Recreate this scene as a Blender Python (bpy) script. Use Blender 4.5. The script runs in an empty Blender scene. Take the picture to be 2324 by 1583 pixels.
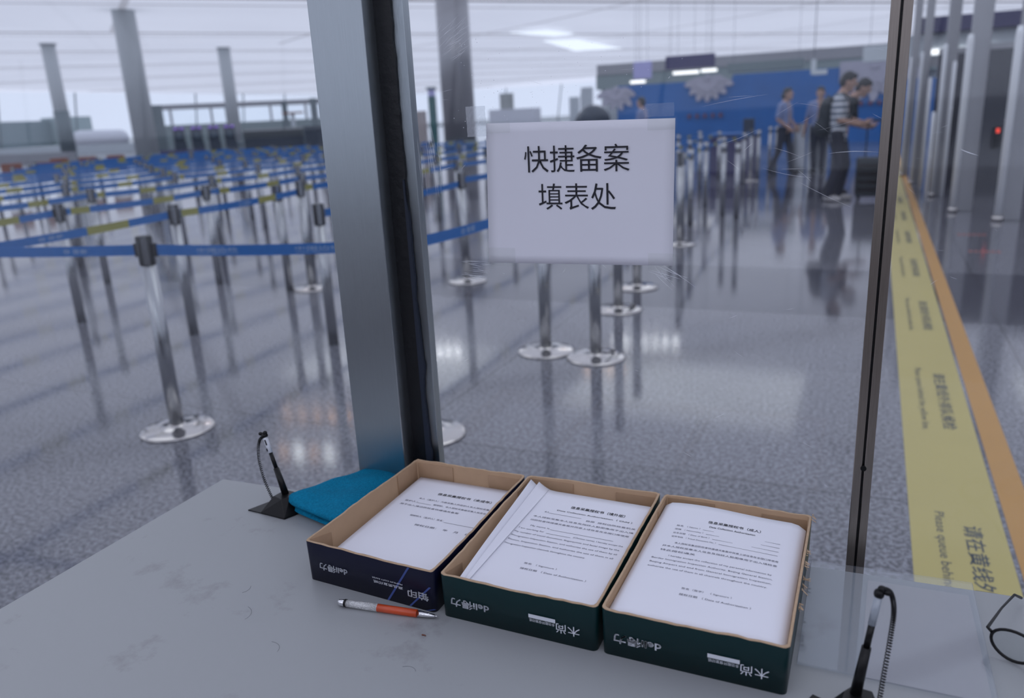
import bpy, bmesh, math, random
from mathutils import Vector, Matrix, Euler
random.seed(7)
PI = math.pi
C = bpy.context.scene.collection
S = bpy.context.scene

# ------------------------------------------------------------------ camera
cam_d = bpy.data.cameras.new('camera'); cam = bpy.data.objects.new('camera', cam_d); C.objects.link(cam)
cr, cdn, cf = (0.91339727, 0.40416554, -0.04853486), (0.07179866, -0.277316, -0.95809227), (-0.40068738, 0.87163413, -0.28231822)
M = Matrix(((cr[0], -cdn[0], -cf[0], 0), (cr[1], -cdn[1], -cf[1], 0), (cr[2], -cdn[2], -cf[2], 1.40), (0, 0, 0, 1)))
cam.matrix_world = M
cam_d.sensor_width = 36; cam_d.lens = 36 * 1790 / 2324
cam_d.clip_start = 0.05; cam_d.clip_end = 1500
cam_d.dof.use_dof = True; cam_d.dof.focus_distance = 1.15; cam_d.dof.aperture_fstop = 3.6
S.camera = cam
# ------------------------------------------------------------------ sky and exposure
w = bpy.data.worlds.new('sky'); S.world = w; w.use_nodes = True
bg = w.node_tree.nodes['Background']; bg.inputs[0].default_value = (0.73, 0.765, 0.935, 1); bg.inputs[1].default_value = 1.0
S.view_settings.view_transform = 'Standard'; S.view_settings.look = 'None'
S.view_settings.exposure = 0.11; S.view_settings.gamma = 1.0
try: S.view_settings.use_curve_mapping = False
except Exception: pass
S.cycles.use_denoising = True
S.cycles.adaptive_threshold = 0.02
S.cycles.max_bounces = 9; S.cycles.transparent_max_bounces = 24; S.cycles.diffuse_bounces = 4
S.cycles.caustics_reflective = False; S.cycles.caustics_refractive = False; S.cycles.sample_clamp_indirect = 6

# ------------------------------------------------------------------ unseen fill lights added overhead to brighten the hall
def fill_light(x, y, z, sx, sy, radiance, col=(0.93, 0.97, 1.0)):
    l = bpy.data.lights.new('hall_fill', 'AREA'); l.shape = 'RECTANGLE'; l.size = sx; l.size_y = sy; l.energy = radiance * PI * sx * sy; l.color = col
    o = bpy.data.objects.new('hall_fill', l); C.objects.link(o); o.location = (x, y, z); return o
for x, y in ((-9, -6), (1, -6), (11, -6), (-9, 5), (1, 5), (-19, 5)): fill_light(x, y, 6.9, 6, 5, 0.66)
for x, y in ((-5, 24), (-16, 24), (8, 26)): fill_light(x, y, 7.3, 7, 5, 0.7)

# ------------------------------------------------------------------ materials
def mat(name, col, rough=0.5, metal=0.0, var=0.0, vscale=20.0, bump=0.0, bscale=200.0, spec=0.5, coat=0.0, stretch=None, alpha=None):
    m = bpy.data.materials.new(name); m.use_nodes = True; nt = m.node_tree; N = nt.nodes; L = nt.links
    p = N['Principled BSDF']; p.inputs['Roughness'].default_value = rough; p.inputs['Metallic'].default_value = metal
    p.inputs['Specular IOR Level'].default_value = spec; p.inputs['Coat Weight'].default_value = coat
    p.inputs['Base Color'].default_value = (*col, 1)
    tc = N.new('ShaderNodeTexCoord'); mp = N.new('ShaderNodeMapping'); L.new(tc.outputs['Object'], mp.inputs[0])
    if stretch: mp.inputs['Scale'].default_value = stretch
    if var:
        n = N.new('ShaderNodeTexNoise'); n.inputs['Scale'].default_value = vscale; n.inputs['Detail'].default_value = 5
        L.new(mp.outputs[0], n.inputs[0])
        r = N.new('ShaderNodeMix'); r.data_type = 'RGBA'; L.new(n.outputs['Fac'], r.inputs[0])
        r.inputs[6].default_value = (*[max(0, c * (1 - var)) for c in col], 1); r.inputs[7].default_value = (*[min(1, c * (1 + var)) for c in col], 1)
        L.new(r.outputs[2], p.inputs['Base Color'])
    if bump:
        n = N.new('ShaderNodeTexNoise'); n.inputs['Scale'].default_value = bscale; n.inputs['Detail'].default_value = 3
        L.new(mp.outputs[0], n.inputs[0])
        b = N.new('ShaderNodeBump'); b.inputs['Strength'].default_value = bump; b.inputs['Distance'].default_value = 0.002
        L.new(n.outputs['Fac'], b.inputs['Height']); L.new(b.outputs[0], p.inputs['Normal'])
    return m
def emit(name, col, s=1.0):
    m = bpy.data.materials.new(name); m.use_nodes = True; nt = m.node_tree; nt.nodes.clear()
    e = nt.nodes.new('ShaderNodeEmission'); e.inputs[0].default_value = (*col, 1); e.inputs[1].default_value = s
    o = nt.nodes.new('ShaderNodeOutputMaterial'); nt.links.new(e.outputs[0], o.inputs[0]); return m
class NT:
    def __init__(s, m): s.m = m; s.nt = m.node_tree; s.N = s.nt.nodes; s.L = s.nt.links
    def n(s, t, **k):
        x = s.N.new(t)
        for a, b in k.items(): setattr(x, a, b)
        return x
    def math(s, op, a, b=None, c=None):
        x = s.N.new('ShaderNodeMath'); x.operation = op
        for i, v in enumerate((a, b, c)):
            if v is None: continue
            if hasattr(v, 'links') or hasattr(v, 'is_linked'): s.L.new(v, x.inputs[i])
            else: x.inputs[i].default_value = v
        return x.outputs[0]
    def mix(s, f, a, b):
        x = s.N.new('ShaderNodeMix'); x.data_type = 'RGBA'
        for i, v in ((0, f), (6, a), (7, b)):
            if hasattr(v, 'is_linked'): s.L.new(v, x.inputs[i])
            else: x.inputs[i].default_value = v if i == 0 else (*v, 1)
        return x.outputs[2]
def line_mask(t, v, off, per, wd):   # 1 on a joint line of half width wd repeating every per
    f = t.math('FRACT', t.math('ADD', t.math('DIVIDE', t.math('SUBTRACT', v, off), per), 100.5))
    d = t.math('ABSOLUTE', t.math('SUBTRACT', f, 0.5))
    return t.math('LESS_THAN', d, wd / per)

def floor_mat():
    m = mat('polished_granite', (0.2, 0.2, 0.22), rough=0.1); t = NT(m); p = t.N['Principled BSDF']
    g = t.n('ShaderNodeNewGeometry'); sp = t.n('ShaderNodeSeparateXYZ'); t.L.new(g.outputs['Position'], sp.inputs[0]); x, y = sp.outputs[0], sp.outputs[1]
    n1 = t.n('ShaderNodeTexNoise'); n1.inputs['Scale'].default_value = 58; n1.inputs['Detail'].default_value = 4; n1.inputs['Roughness'].default_value = 0.7
    t.L.new(g.outputs['Position'], n1.inputs[0])
    r1 = t.n('ShaderNodeMapRange'); r1.inputs[1].default_value = 0.43; r1.inputs[2].default_value = 0.57; t.L.new(n1.outputs['Fac'], r1.inputs[0])
    n2 = t.n('ShaderNodeTexNoise'); n2.inputs['Scale'].default_value = 0.9; n2.inputs['Detail'].default_value = 3; t.L.new(g.outputs['Position'], n2.inputs[0])
    base = t.mix(r1.outputs[0], (0.030, 0.032, 0.044), (0.235, 0.24, 0.285))
    base = t.mix(t.math('MULTIPLY', n2.outputs['Fac'], 0.3), base, (0.24, 0.22, 0.21))
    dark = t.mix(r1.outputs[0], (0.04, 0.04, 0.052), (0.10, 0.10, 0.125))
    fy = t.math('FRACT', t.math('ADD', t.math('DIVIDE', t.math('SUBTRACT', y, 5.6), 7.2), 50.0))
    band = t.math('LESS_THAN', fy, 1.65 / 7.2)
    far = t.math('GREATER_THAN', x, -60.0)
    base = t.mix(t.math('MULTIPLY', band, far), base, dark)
    ln = t.math('MAXIMUM', line_mask(t, x, -1.9, 2.7, 0.005), line_mask(t, y, 2.9, 1.35 * 2, 0.005))
    base = t.mix(t.math('MULTIPLY', ln, 0.75), base, (0.03, 0.03, 0.035))
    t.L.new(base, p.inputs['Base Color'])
    n3 = t.n('ShaderNodeTexNoise'); n3.inputs['Scale'].default_value = 2.5; n3.inputs['Detail'].default_value = 4; t.L.new(g.outputs['Position'], n3.inputs[0])
    rr = t.n('ShaderNodeMapRange'); rr.inputs[3].default_value = 0.045; rr.inputs[4].default_value = 0.13; t.L.new(n3.outputs['Fac'], rr.inputs[0])
    t.L.new(rr.outputs[0], p.inputs['Roughness'])
    p.inputs['IOR'].default_value = 1.56
    return m
def roof_mat():
    m = bpy.data.materials.new('translucent_roof'); m.use_nodes = True; t = NT(m); t.N.clear()
    g = t.n('ShaderNodeNewGeometry'); sp = t.n('ShaderNodeSeparateXYZ'); t.L.new(g.outputs['Position'], sp.inputs[0]); x, y = sp.outputs[0], sp.outputs[1]
    u = t.math('ADD', t.math('MULTIPLY', x, -0.70), t.math('MULTIPLY', y, 0.71)); v = t.math('ADD', t.math('MULTIPLY', x, 0.62), t.math('MULTIPLY', y, 0.78))
    ln = t.math('MAXIMUM', line_mask(t, u, 4, 21, 0.45), t.math('MULTIPLY', line_mask(t, v, 3, 14, 0.2), t.math('MULTIPLY', t.math('GREATER_THAN', x, -50.0), 0.5)))
    ln = t.math('MAXIMUM', ln, t.math('MULTIPLY', line_mask(t, u, 7, 21, 0.2), 0.8))
    n = t.n('ShaderNodeTexNoise'); n.inputs['Scale'].default_value = 0.09; n.inputs['Detail'].default_value = 4; t.L.new(g.outputs['Position'], n.inputs[0])
    c = t.mix(n.outputs['Fac'], (0.82, 0.82, 0.83), (1.0, 1.0, 1.0)); c = t.mix(ln, c, (0.30, 0.28, 0.27))
    tr = t.n('ShaderNodeBsdfTranslucent'); df = t.n('ShaderNodeBsdfDiffuse'); t.L.new(c, tr.inputs[0]); t.L.new(c, df.inputs[0])
    ms = t.n('ShaderNodeMixShader'); ms.inputs[0].default_value = 0.15; t.L.new(tr.outputs[0], ms.inputs[1]); t.L.new(df.outputs[0], ms.inputs[2])
    o = t.n('ShaderNodeOutputMaterial'); t.L.new(ms.outputs[0], o.inputs[0]); return m
def glass_mat(name, haze=0.03, tint=(0.97, 0.985, 0.99), refl=1.0, rough=0.015, dcol=(0.75, 0.8, 0.95)):
    m = bpy.data.materials.new(name); m.use_nodes = True; t = NT(m); t.N.clear()
    tp = t.n('ShaderNodeBsdfTransparent'); tp.inputs[0].default_value = (*tint, 1)
    gl = t.n('ShaderNodeBsdfGlossy'); gl.inputs['Roughness'].default_value = rough
    g = t.n('ShaderNodeNewGeometry'); dt = t.n('ShaderNodeVectorMath', operation='DOT_PRODUCT'); t.L.new(g.outputs['Incoming'], dt.inputs[0]); t.L.new(g.outputs['Normal'], dt.inputs[1])
    sch = t.math('ADD', 0.022, t.math('MULTIPLY', 0.978, t.math('POWER', t.math('SUBTRACT', 1.0, t.math('ABSOLUTE', dt.outputs['Value'])), 5.0)))
    ms = t.n('ShaderNodeMixShader'); t.L.new(t.math('MULTIPLY', sch, refl), ms.inputs[0]); t.L.new(tp.outputs[0], ms.inputs[1]); t.L.new(gl.outputs[0], ms.inputs[2])
    df = t.n('ShaderNodeBsdfDiffuse'); df.inputs[0].default_value = (*dcol, 1); tl = t.n('ShaderNodeBsdfTranslucent'); tl.inputs[0].default_value = (*dcol, 1)
    ad = t.n('ShaderNodeMixShader'); ad.inputs[0].default_value = 0.5; t.L.new(df.outputs[0], ad.inputs[1]); t.L.new(tl.outputs[0], ad.inputs[2])
    tc = t.n('ShaderNodeTexCoord'); n = t.n('ShaderNodeTexNoise'); n.inputs['Scale'].default_value = 5; n.inputs['Detail'].default_value = 6; t.L.new(tc.outputs['Object'], n.inputs[0])
    fac = t.math('MULTIPLY', n.outputs['Fac'], haze * 2)  # pale milky haze put into the glass to veil what lies behind
    m2 = t.n('ShaderNodeMixShader'); t.L.new(fac, m2.inputs[0]); t.L.new(ms.outputs[0], m2.inputs[1]); t.L.new(ad.outputs[0], m2.inputs[2])
    o = t.n('ShaderNodeOutputMaterial'); t.L.new(m2.outputs[0], o.inputs[0]); return m
def stripe_mat(name, a, b, per, duty=0.5, axis=2, rough=0.9):
    m = mat(name, a, rough=rough); t = NT(m); tc = t.n('ShaderNodeTexCoord'); sp = t.n('ShaderNodeSeparateXYZ'); t.L.new(tc.outputs['Object'], sp.inputs[0])
    f = t.math('FRACT', t.math('ADD', t.math('DIVIDE', sp.outputs[axis], per), 20.0))
    t.L.new(t.mix(t.math('LESS_THAN', f, duty), a, b), t.N['Principled BSDF'].inputs['Base Color']); return m

m_floor = floor_mat(); m_roof = roof_mat()
m_steel = mat('brushed_steel', (0.40, 0.41, 0.43), rough=0.26, metal=1, var=0.08, vscale=30, stretch=(60, 60, 1))
m_plate = mat('polished_steel', (0.60, 0.57, 0.55), rough=0.12, metal=1)
m_brush = mat('brushed_steel_column', (0.44, 0.485, 0.515), rough=0.30, metal=1, var=0.10, vscale=18, stretch=(90, 90, 0.6), bump=0.25, bscale=40)
m_bronze = mat('worn_aluminium', (0.32, 0.28, 0.25), rough=0.36, metal=1, var=0.2, vscale=12, stretch=(50, 50, 2))
m_black = mat('black_plastic', (0.004, 0.004, 0.005), rough=0.35, spec=0.3)
m_rubber = mat('black_sealant', (0.004, 0.004, 0.006), rough=0.45, bump=0.6, bscale=60)
m_navysl = mat('dried_sealant', (0.012, 0.018, 0.035), rough=0.6)
m_blue = mat('blue_webbing', (0.008, 0.14, 0.46), rough=0.75, var=0.15, vscale=40)
m_yel = mat('yellow_webbing', (0.32, 0.31, 0.075), rough=0.8, var=0.15, vscale=60)
m_white = mat('white_print', (0.72, 0.75, 0.82), rough=0.7)
m_beltw = mat('pale_blue_print', (0.30, 0.42, 0.62), rough=0.7)
m_yprint = mat('olive_print', (0.10, 0.11, 0.05), rough=0.8)
m_ink = mat('black_ink', (0.012, 0.012, 0.02), rough=0.6)
m_gink = mat('grey_toner', (0.10, 0.10, 0.14), rough=0.6)
m_paper = mat('white_paper', (0.80, 0.80, 0.88), rough=0.75, var=0.02, vscale=8)
m_sheetst = stripe_mat('paper_edges', (0.62, 0.60, 0.66), (0.80, 0.79, 0.86), 0.0012, 0.5)
m_kraft = mat('kraft_cardboard', (0.42, 0.275, 0.17), rough=0.85, var=0.10, vscale=35, bump=0.15, bscale=120, stretch=(1, 1, 1))
m_kraftl = mat('kraft_cut_edge', (0.50, 0.35, 0.23), rough=0.9, var=0.2, vscale=150)
m_green = mat('dark_green_print', (0.0020, 0.024, 0.027), rough=0.4, spec=0.35, var=0.12, vscale=30)
m_navy = mat('dark_navy_print', (0.004, 0.005, 0.024), rough=0.4, spec=0.35, var=0.12, vscale=30)
m_bline = mat('blue_print_line', (0.05, 0.085, 0.28), rough=0.5)
m_towel = mat('teal_terry', (0.006, 0.20, 0.36), rough=1.0, var=0.45, vscale=260, bump=1.0, bscale=500, spec=0.1)
m_orange = mat('orange_red_lacquer', (0.58, 0.07, 0.015), rough=0.3, coat=0.3)
m_chrome = mat('chrome', (0.85, 0.85, 0.87), rough=0.08, metal=1)
m_crystal = mat('crystal_filling', (0.62, 0.64, 0.70), rough=0.15, var=0.7, vscale=420, coat=1.0, bump=1.0, bscale=600)
m_clearp = mat('clear_grey_plastic', (0.36, 0.40, 0.46), rough=0.15, coat=0.6)
m_skin = mat('skin', (0.48, 0.30, 0.235), rough=0.6)
m_hair = mat('black_hair', (0.010, 0.010, 0.014), rough=0.5)
m_uni = mat('light_blue_uniform_shirt', (0.23, 0.29, 0.50), rough=0.85)
m_trou = mat('dark_trousers', (0.012, 0.016, 0.035), rough=0.85)
m_jean = mat('dark_grey_trousers', (0.022, 0.024, 0.040), rough=0.85)
m_tee = mat('black_tee', (0.012, 0.014, 0.022), rough=0.85)
m_pack = mat('black_nylon', (0.025, 0.032, 0.040), rough=0.7)
m_stripe = stripe_mat('striped_shirt', (0.72, 0.74, 0.80), (0.22, 0.25, 0.30), 0.085, 0.62)
m_shoe = mat('black_shoe', (0.01, 0.01, 0.012), rough=0.35)
m_shoew = mat('pale_shoe', (0.5, 0.48, 0.48), rough=0.6)
m_wallb = mat('blue_backdrop', (0.006, 0.125, 0.43), rough=0.6, var=0.18, vscale=1.5)
m_petal = mat('lilac_white_petal', (0.42, 0.42, 0.52), rough=0.6)
m_grey = mat('grey_bulkhead', (0.36, 0.37, 0.40), rough=0.6, var=0.06, vscale=0.6)
m_teal = mat('grey_green_bulkhead', (0.26, 0.33, 0.34), rough=0.5, var=0.06, vscale=0.6)
m_pale = mat('pale_panel', (0.62, 0.68, 0.72), rough=0.5)
m_col = mat('painted_column', (0.50, 0.54, 0.56), rough=0.35, coat=0.2)
m_cold = mat('dark_column_cladding', (0.16, 0.21, 0.23), rough=0.4)
m_colm = mat('grey_metal_column', (0.36, 0.36, 0.38), rough=0.30, metal=0.7)
m_kio = mat('kiosk_navy', (0.015, 0.03, 0.055), rough=0.4)
m_scr = mat('kiosk_screen', (0.10, 0.14, 0.18), rough=0.2)
m_purp = emit('purple_indicator', (0.30, 0.16, 0.80), 0.7)
m_lamp = emit('lamp_white', (0.95, 0.96, 1.0), 1.6)
m_spot = emit('downlight_white', (0.95, 0.96, 1.0), 24)
m_spotw = emit('downlight_warm', (1.0, 0.62, 0.42), 9)
m_red = emit('red_led', (1.0, 0.08, 0.05), 1.2)
m_seat = mat('orange_seat', (0.24, 0.075, 0.04), rough=0.5)
m_dglass = mat('dark_gate_glass', (0.028, 0.028, 0.042), rough=0.12, spec=0.8)
m_steelp = mat('pale_gate_steel', (0.62, 0.64, 0.68), rough=0.25, metal=0.9)
m_mirror = mat('bright_steel_sleeve', (0.92, 0.94, 0.97), rough=0.4, metal=0.0)
m_indigo = mat('indigo_sign', (0.045, 0.04, 0.13), rough=0.5)
m_lilac = mat('lilac_screen', (0.42, 0.42, 0.75), rough=0.4)
m_ytape = mat('pale_yellow_tape', (0.49, 0.41, 0.14), rough=0.45, var=0.06, vscale=3)
m_otape = mat('ochre_tape', (0.50, 0.26, 0.06), rough=0.45, var=0.08, vscale=3)
m_tink = mat('dark_grey_print', (0.055, 0.07, 0.085), rough=0.6)
m_redtxt_refl = mat('red_print_and_reflection', (0.30, 0.10, 0.09), rough=0.5)
m_rear = mat('brown_reflection_blocker', (0.085, 0.055, 0.05), rough=0.7, var=0.2, vscale=0.6)
m_pane = glass_mat('acrylic_pane', haze=0.020)
m_winp = glass_mat('window_pane', haze=0.0, tint=(0.96, 0.98, 0.99), refl=0.6)
m_tape = glass_mat('clear_tape', haze=0.12, tint=(0.97, 0.98, 0.98), refl=1.2, rough=0.12)
m_tapeo = glass_mat('clear_tape_on_paper', haze=0.02, tint=(0.985, 0.988, 0.98), refl=0.3, rough=0.2)
m_resid = glass_mat('tape_residue', haze=0.30, tint=(0.95, 0.97, 0.98), refl=1.5, rough=0.2, dcol=(0.9, 0.93, 1.0))
m_acr = glass_mat('desk_sheet', haze=0.06, tint=(0.96, 0.975, 0.985), refl=2.0, rough=0.05)
m_scratch = mat('scratch_white', (0.90, 0.93, 1.0), rough=0.5)
m_lens = glass_mat('lens', haze=0.01, tint=(0.8, 0.82, 0.82), refl=1.5)

def table_mat():
    m = mat('grey_laminate', (0.320, 0.332, 0.348), rough=0.42, bump=0.05, bscale=600); t = NT(m); tc = t.n('ShaderNodeTexCoord')
    n = t.n('ShaderNodeTexNoise'); n.inputs['Scale'].default_value = 9; n.inputs['Detail'].default_value = 8; n.inputs['Roughness'].default_value = 0.65; t.L.new(tc.outputs['Object'], n.inputs[0])
    r = t.n('ShaderNodeMapRange'); r.inputs[1].default_value = 0.60; r.inputs[2].default_value = 0.78; t.L.new(n.outputs['Fac'], r.inputs[0])
    t.L.new(t.mix(r.outputs[0], (0.320, 0.332, 0.348), (0.20, 0.195, 0.205)), t.N['Principled BSDF'].inputs['Base Color']); return m
m_table = table_mat()

# ------------------------------------------------------------------ helpers
def tagp(o, label=None, cat=None, group=None, kind=None):
    if label: o['label'] = label
    if cat: o['category'] = cat
    if group: o['group'] = group
    if kind: o['kind'] = kind
    return o
def empty(name, label, cat, loc=(0, 0, 0), rz=0, group=None):
    o = bpy.data.objects.new(name, None); C.objects.link(o); o.location = loc; o.rotation_euler = (0, 0, rz); o.empty_display_size = 0.1
    return tagp(o, label, cat, group)
def link(name, me, parent=None, loc=None):
    o = bpy.data.objects.new(name, me); C.objects.link(o)
    if parent: o.parent = parent
    if loc: o.location = loc
    return o
class MB:
    def __init__(s): s.bm = bmesh.new(); s.mats = []; s.cur = 0
    def mat(s, m):
        if m not in s.mats: s.mats.append(m)
        s.cur = s.mats.index(m); return s
    def _f(s, vs):
        try: f = s.bm.faces.new(vs)
        except ValueError: return
        f.material_index = s.cur; return f
    def box(s, x0, x1, y0, y1, z0, z1):
        v = [s.bm.verts.new((x, y, z)) for x in (x0, x1) for y in (y0, y1) for z in (z0, z1)]
        for q in ((0, 1, 3, 2), (4, 6, 7, 5), (0, 4, 5, 1), (2, 3, 7, 6), (0, 2, 6, 4), (1, 5, 7, 3)): s._f([v[i] for i in q])
        return s
    def obox(s, c, ax, ay, az, hx, hy, hz):
        c = Vector(c); ax, ay, az = Vector(ax).normalized() * hx, Vector(ay).normalized() * hy, Vector(az).normalized() * hz
        v = [s.bm.verts.new(c + ax * a + ay * b + az * d) for a in (-1, 1) for b in (-1, 1) for d in (-1, 1)]
        for q in ((0, 1, 3, 2), (4, 6, 7, 5), (0, 4, 5, 1), (2, 3, 7, 6), (0, 2, 6, 4), (1, 5, 7, 3)): s._f([v[i] for i in q])
        return s
    def lathe(s, prof, n=24, c=(0, 0, 0), smooth=True):
        rings = []
        for r, z in prof:
            rings.append([s.bm.verts.new((c[0] + r * math.cos(2 * PI * i / n), c[1] + r * math.sin(2 * PI * i / n), c[2] + z)) for i in range(n)])
        for a, b in zip(rings, rings[1:]):
            for i in range(n):
                f = s._f([a[i], a[(i + 1) % n], b[(i + 1) % n], b[i]])
                if f: f.smooth = smooth
        s._f(list(reversed(rings[0]))); s._f(rings[-1]); return s
    def tube(s, pts, r, n=8, caps=True):
        pts = [Vector(p) for p in pts]; rs = r if isinstance(r, (list, tuple)) else [r] * len(pts); rings = []; up = None
        for i, p in enumerate(pts):
            d = (pts[min(i + 1, len(pts) - 1)] - pts[max(i - 1, 0)]).normalized()
            if up is None: up = Vector((0, 0, 1)) if abs(d.z) < 0.9 else Vector((1, 0, 0))
            sd = d.cross(up).normalized(); up = sd.cross(d).normalized()
            rings.append([s.bm.verts.new(p + (sd * math.cos(2 * PI * k / n) + up * math.sin(2 * PI * k / n)) * rs[i]) for k in range(n)])
        for a, b in zip(rings, rings[1:]):
            for i in range(n):
                f = s._f([a[i], a[(i + 1) % n], b[(i + 1) % n], b[i]])
                if f: f.smooth = True
        if caps: s._f(list(reversed(rings[0]))); s._f(rings[-1])
        return s
    def prism(s, poly, z0, z1):
        a = [s.bm.verts.new((x, y, z0)) for x, y in poly]; b = [s.bm.verts.new((x, y, z1)) for x, y in poly]; n = len(poly)
        s._f(list(reversed(a))); s._f(b)
        for i in range(n): s._f([a[i], a[(i + 1) % n], b[(i + 1) % n], b[i]])
        return s
    def prism_y(s, poly, y0, y1):    # poly in x,z
        a = [s.bm.verts.new((x, y0, z)) for x, z in poly]; b = [s.bm.verts.new((x, y1, z)) for x, z in poly]; n = len(poly)
        s._f(a); s._f(list(reversed(b)))
        for i in range(n): s._f([a[i], b[i], b[(i + 1) % n], a[(i + 1) % n]])
        return s
    def poly(s, pts): s._f([s.bm.verts.new(p) for p in pts]); return s
    def sphere(s, c, r, sc=(1, 1, 1), n=12, rot=None):
        m = Matrix.Translation(Vector(c)) @ (rot.to_matrix().to_4x4() if rot else Matrix()) @ Matrix.Diagonal((*[k * r for k in sc], 1))
        k = len(s.bm.faces); bmesh.ops.create_uvsphere(s.bm, u_segments=n * 2, v_segments=n, radius=1, matrix=m)
        s.bm.faces.ensure_lookup_table()
        for f in s.bm.faces[k:]: f.material_index = s.cur; f.smooth = True
        return s
    def build(s, name, parent=None, m=None, loc=None, bevel=0):
        bmesh.ops.recalc_face_normals(s.bm, faces=s.bm.faces)
        if m: s.mats = [m]
        me = bpy.data.meshes.new(name); s.bm.to_mesh(me); s.bm.free()
        for k in s.mats: me.materials.append(k)
        o = link(name, me, parent, loc)
        if bevel:
            b = o.modifiers.new('bevel', 'BEVEL'); b.width = bevel; b.segments = 2; b.limit_method = 'ANGLE'
        return o
def struct(o): o['kind'] = 'structure'; return o
def text_mesh(s, x0, x1, y0=None, y1=None, bold=0.0, m=None, align='full'):
    """flat lettering in the XY plane fitted to a width (and height)"""
    cu = bpy.data.curves.new('t', 'FONT'); cu.body = s; cu.offset = bold; cu.resolution_u = 2
    ob = bpy.data.objects.new('t', cu); C.objects.link(ob)
    dg = bpy.context.evaluated_depsgraph_get(); me = bpy.data.meshes.new_from_object(ob.evaluated_get(dg))
    bpy.data.objects.remove(ob); bpy.data.curves.remove(cu)
    vs = [v.co for v in me.vertices]
    a, b = min(v.x for v in vs), max(v.x for v in vs); c, d = min(v.y for v in vs), max(v.y for v in vs)
    sx = (x1 - x0) / (b - a); sy = sx if y1 is None else (y1 - y0) / (d - c)
    for v in me.vertices: v.co = ((v.co.x - a) * sx + x0, (v.co.y - c) * sy + (y0 or 0), 0)
    if m: me.materials.clear(); me.materials.append(m)
    return me
def xform(me, f):
    for v in me.vertices: v.co = f(v.co.copy())
    return me
def join_meshes(name, mes, m):
    bm = bmesh.new()
    for me in mes: bm.from_mesh(me)
    for f in bm.faces: f.material_index = 0
    out = bpy.data.meshes.new(name); bm.to_mesh(out); bm.free(); out.materials.append(m); return out

# ================================================================== SETTING
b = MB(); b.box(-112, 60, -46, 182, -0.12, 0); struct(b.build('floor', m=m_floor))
# ground outside
b = MB(); b.box(-700, 400, -300, 900, -0.6, -0.3); o = b.build('apron_ground', m=mat('pale_concrete', (0.55, 0.56, 0.56), rough=0.9, var=0.06, vscale=0.02)); struct(o)
# gently waved roof shell, made translucent so sky light fills the hall
bm = bmesh.new(); nx, ny = 44, 50; g = []
for i in range(nx + 1):
    row = []
    for j in range(ny + 1):
        x = -118 + 180 * i / nx; y = -46 + 232 * j / ny
        z = 8.6 + 0.9 * math.sin((x * -0.62 + y * 0.2) / 17.0 - 2.4)
        row.append(bm.verts.new((x, y, z)))
    g.append(row)
for i in range(nx):
    for j in range(ny):
        f = bm.faces.new((g[i][j], g[i + 1][j], g[i + 1][j + 1], g[i][j + 1])); f.smooth = True
me = bpy.data.meshes.new('ceiling'); bm.to_mesh(me); bm.free(); me.materials.append(m_roof); struct(link('ceiling', me))
b = MB(); b.box(-3.5, 2.2, -1.35, -1.25, 0, 1.12); struct(b.build('wall_reflection_blocker', m=m_rear))  # unseen low wall added behind the camera to darken the column's reflection
b = MB(); b.box(60, 60.2, -46, 182, 0, 8.6); struct(b.build('wall_right', m=m_grey))
# glazed left and far walls
def glazed(name, horiz, fixed, a0, a1, step, sill):
    b = MB()
    k = a0
    while k <= a1 + .01:
        lean = 1.2
        if horiz: b.tube([(k, fixed, 0), (k + lean, fixed, 8)], 0.13, 6)
        else: b.tube([(fixed, k, 0), (fixed, k + lean, 8)], 0.13, 6)
        k += step
    if horiz: b.box(a0, a1, fixed - .15, fixed + .15, 0, sill)
    else: b.box(fixed - .15, fixed + .15, a0, a1, 0, sill)
    fr = struct(b.build(name, m=m_cold)); b = MB()
    if horiz: b.box(a0, a1, fixed - .02, fixed + .02, sill, 8)
    else: b.box(fixed - .02, fixed + .02, a0, a1, sill, 8)
    p = b.build('pane', fr, m=m_winp); return fr
glazed('window_1', False, -110, -46, 180, 12, 0.25)
glazed('window_2', True, 180, -110, 60, 14, 0.25)
glazed('window_rear_unseen', True, -46, -110, 60, 14, 1.2)  # unseen rear side, glazed to brighten the column's reflection and the notice

# ---------------------------------------------------------------- table
t = empty('service_table', 'pale grey laminate table with the paper trays standing on it', 'table', (-0.3, 0.68, 0))
def T(o, t_=None): o.location = -Vector((t_ or t).location) + Vector(o.location); return o
b = MB(); b.prism([(-1.115, 0.30), (0.62, 0.30), (0.62, 1.125), (-1.115, 1.045)], 0.722, 0.75); T(b.build('tabletop', t, m_table, bevel=0.003))
for x, y in ((-1.07, 0.35), (0.57, 0.35), (-1.07, 0.99), (0.57, 1.06)):
    b = MB(); b.box(x - .02, x + .02, y - .02, y + .02, 0, 0.722); T(b.build('leg', t, m_steel))
b = MB(); b.box(-1.05, 0.55, 1.0, 1.02, 0.60, 0.722); T(b.build('apron', t, m_grey))

# ---------------------------------------------------------------- partition: steel column, sealant, panes, slim post
t = empty('steel_column', 'wide brushed steel column with black sealant along its edge, left of the taped notice', 'column', (-0.79, 1.16, 0))
b = MB(); b.box(-0.8435, -0.7405, 1.118, 1.20, 0, 2.3); T(b.build('column_shell', t, m_brush, bevel=0.0015))
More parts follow.
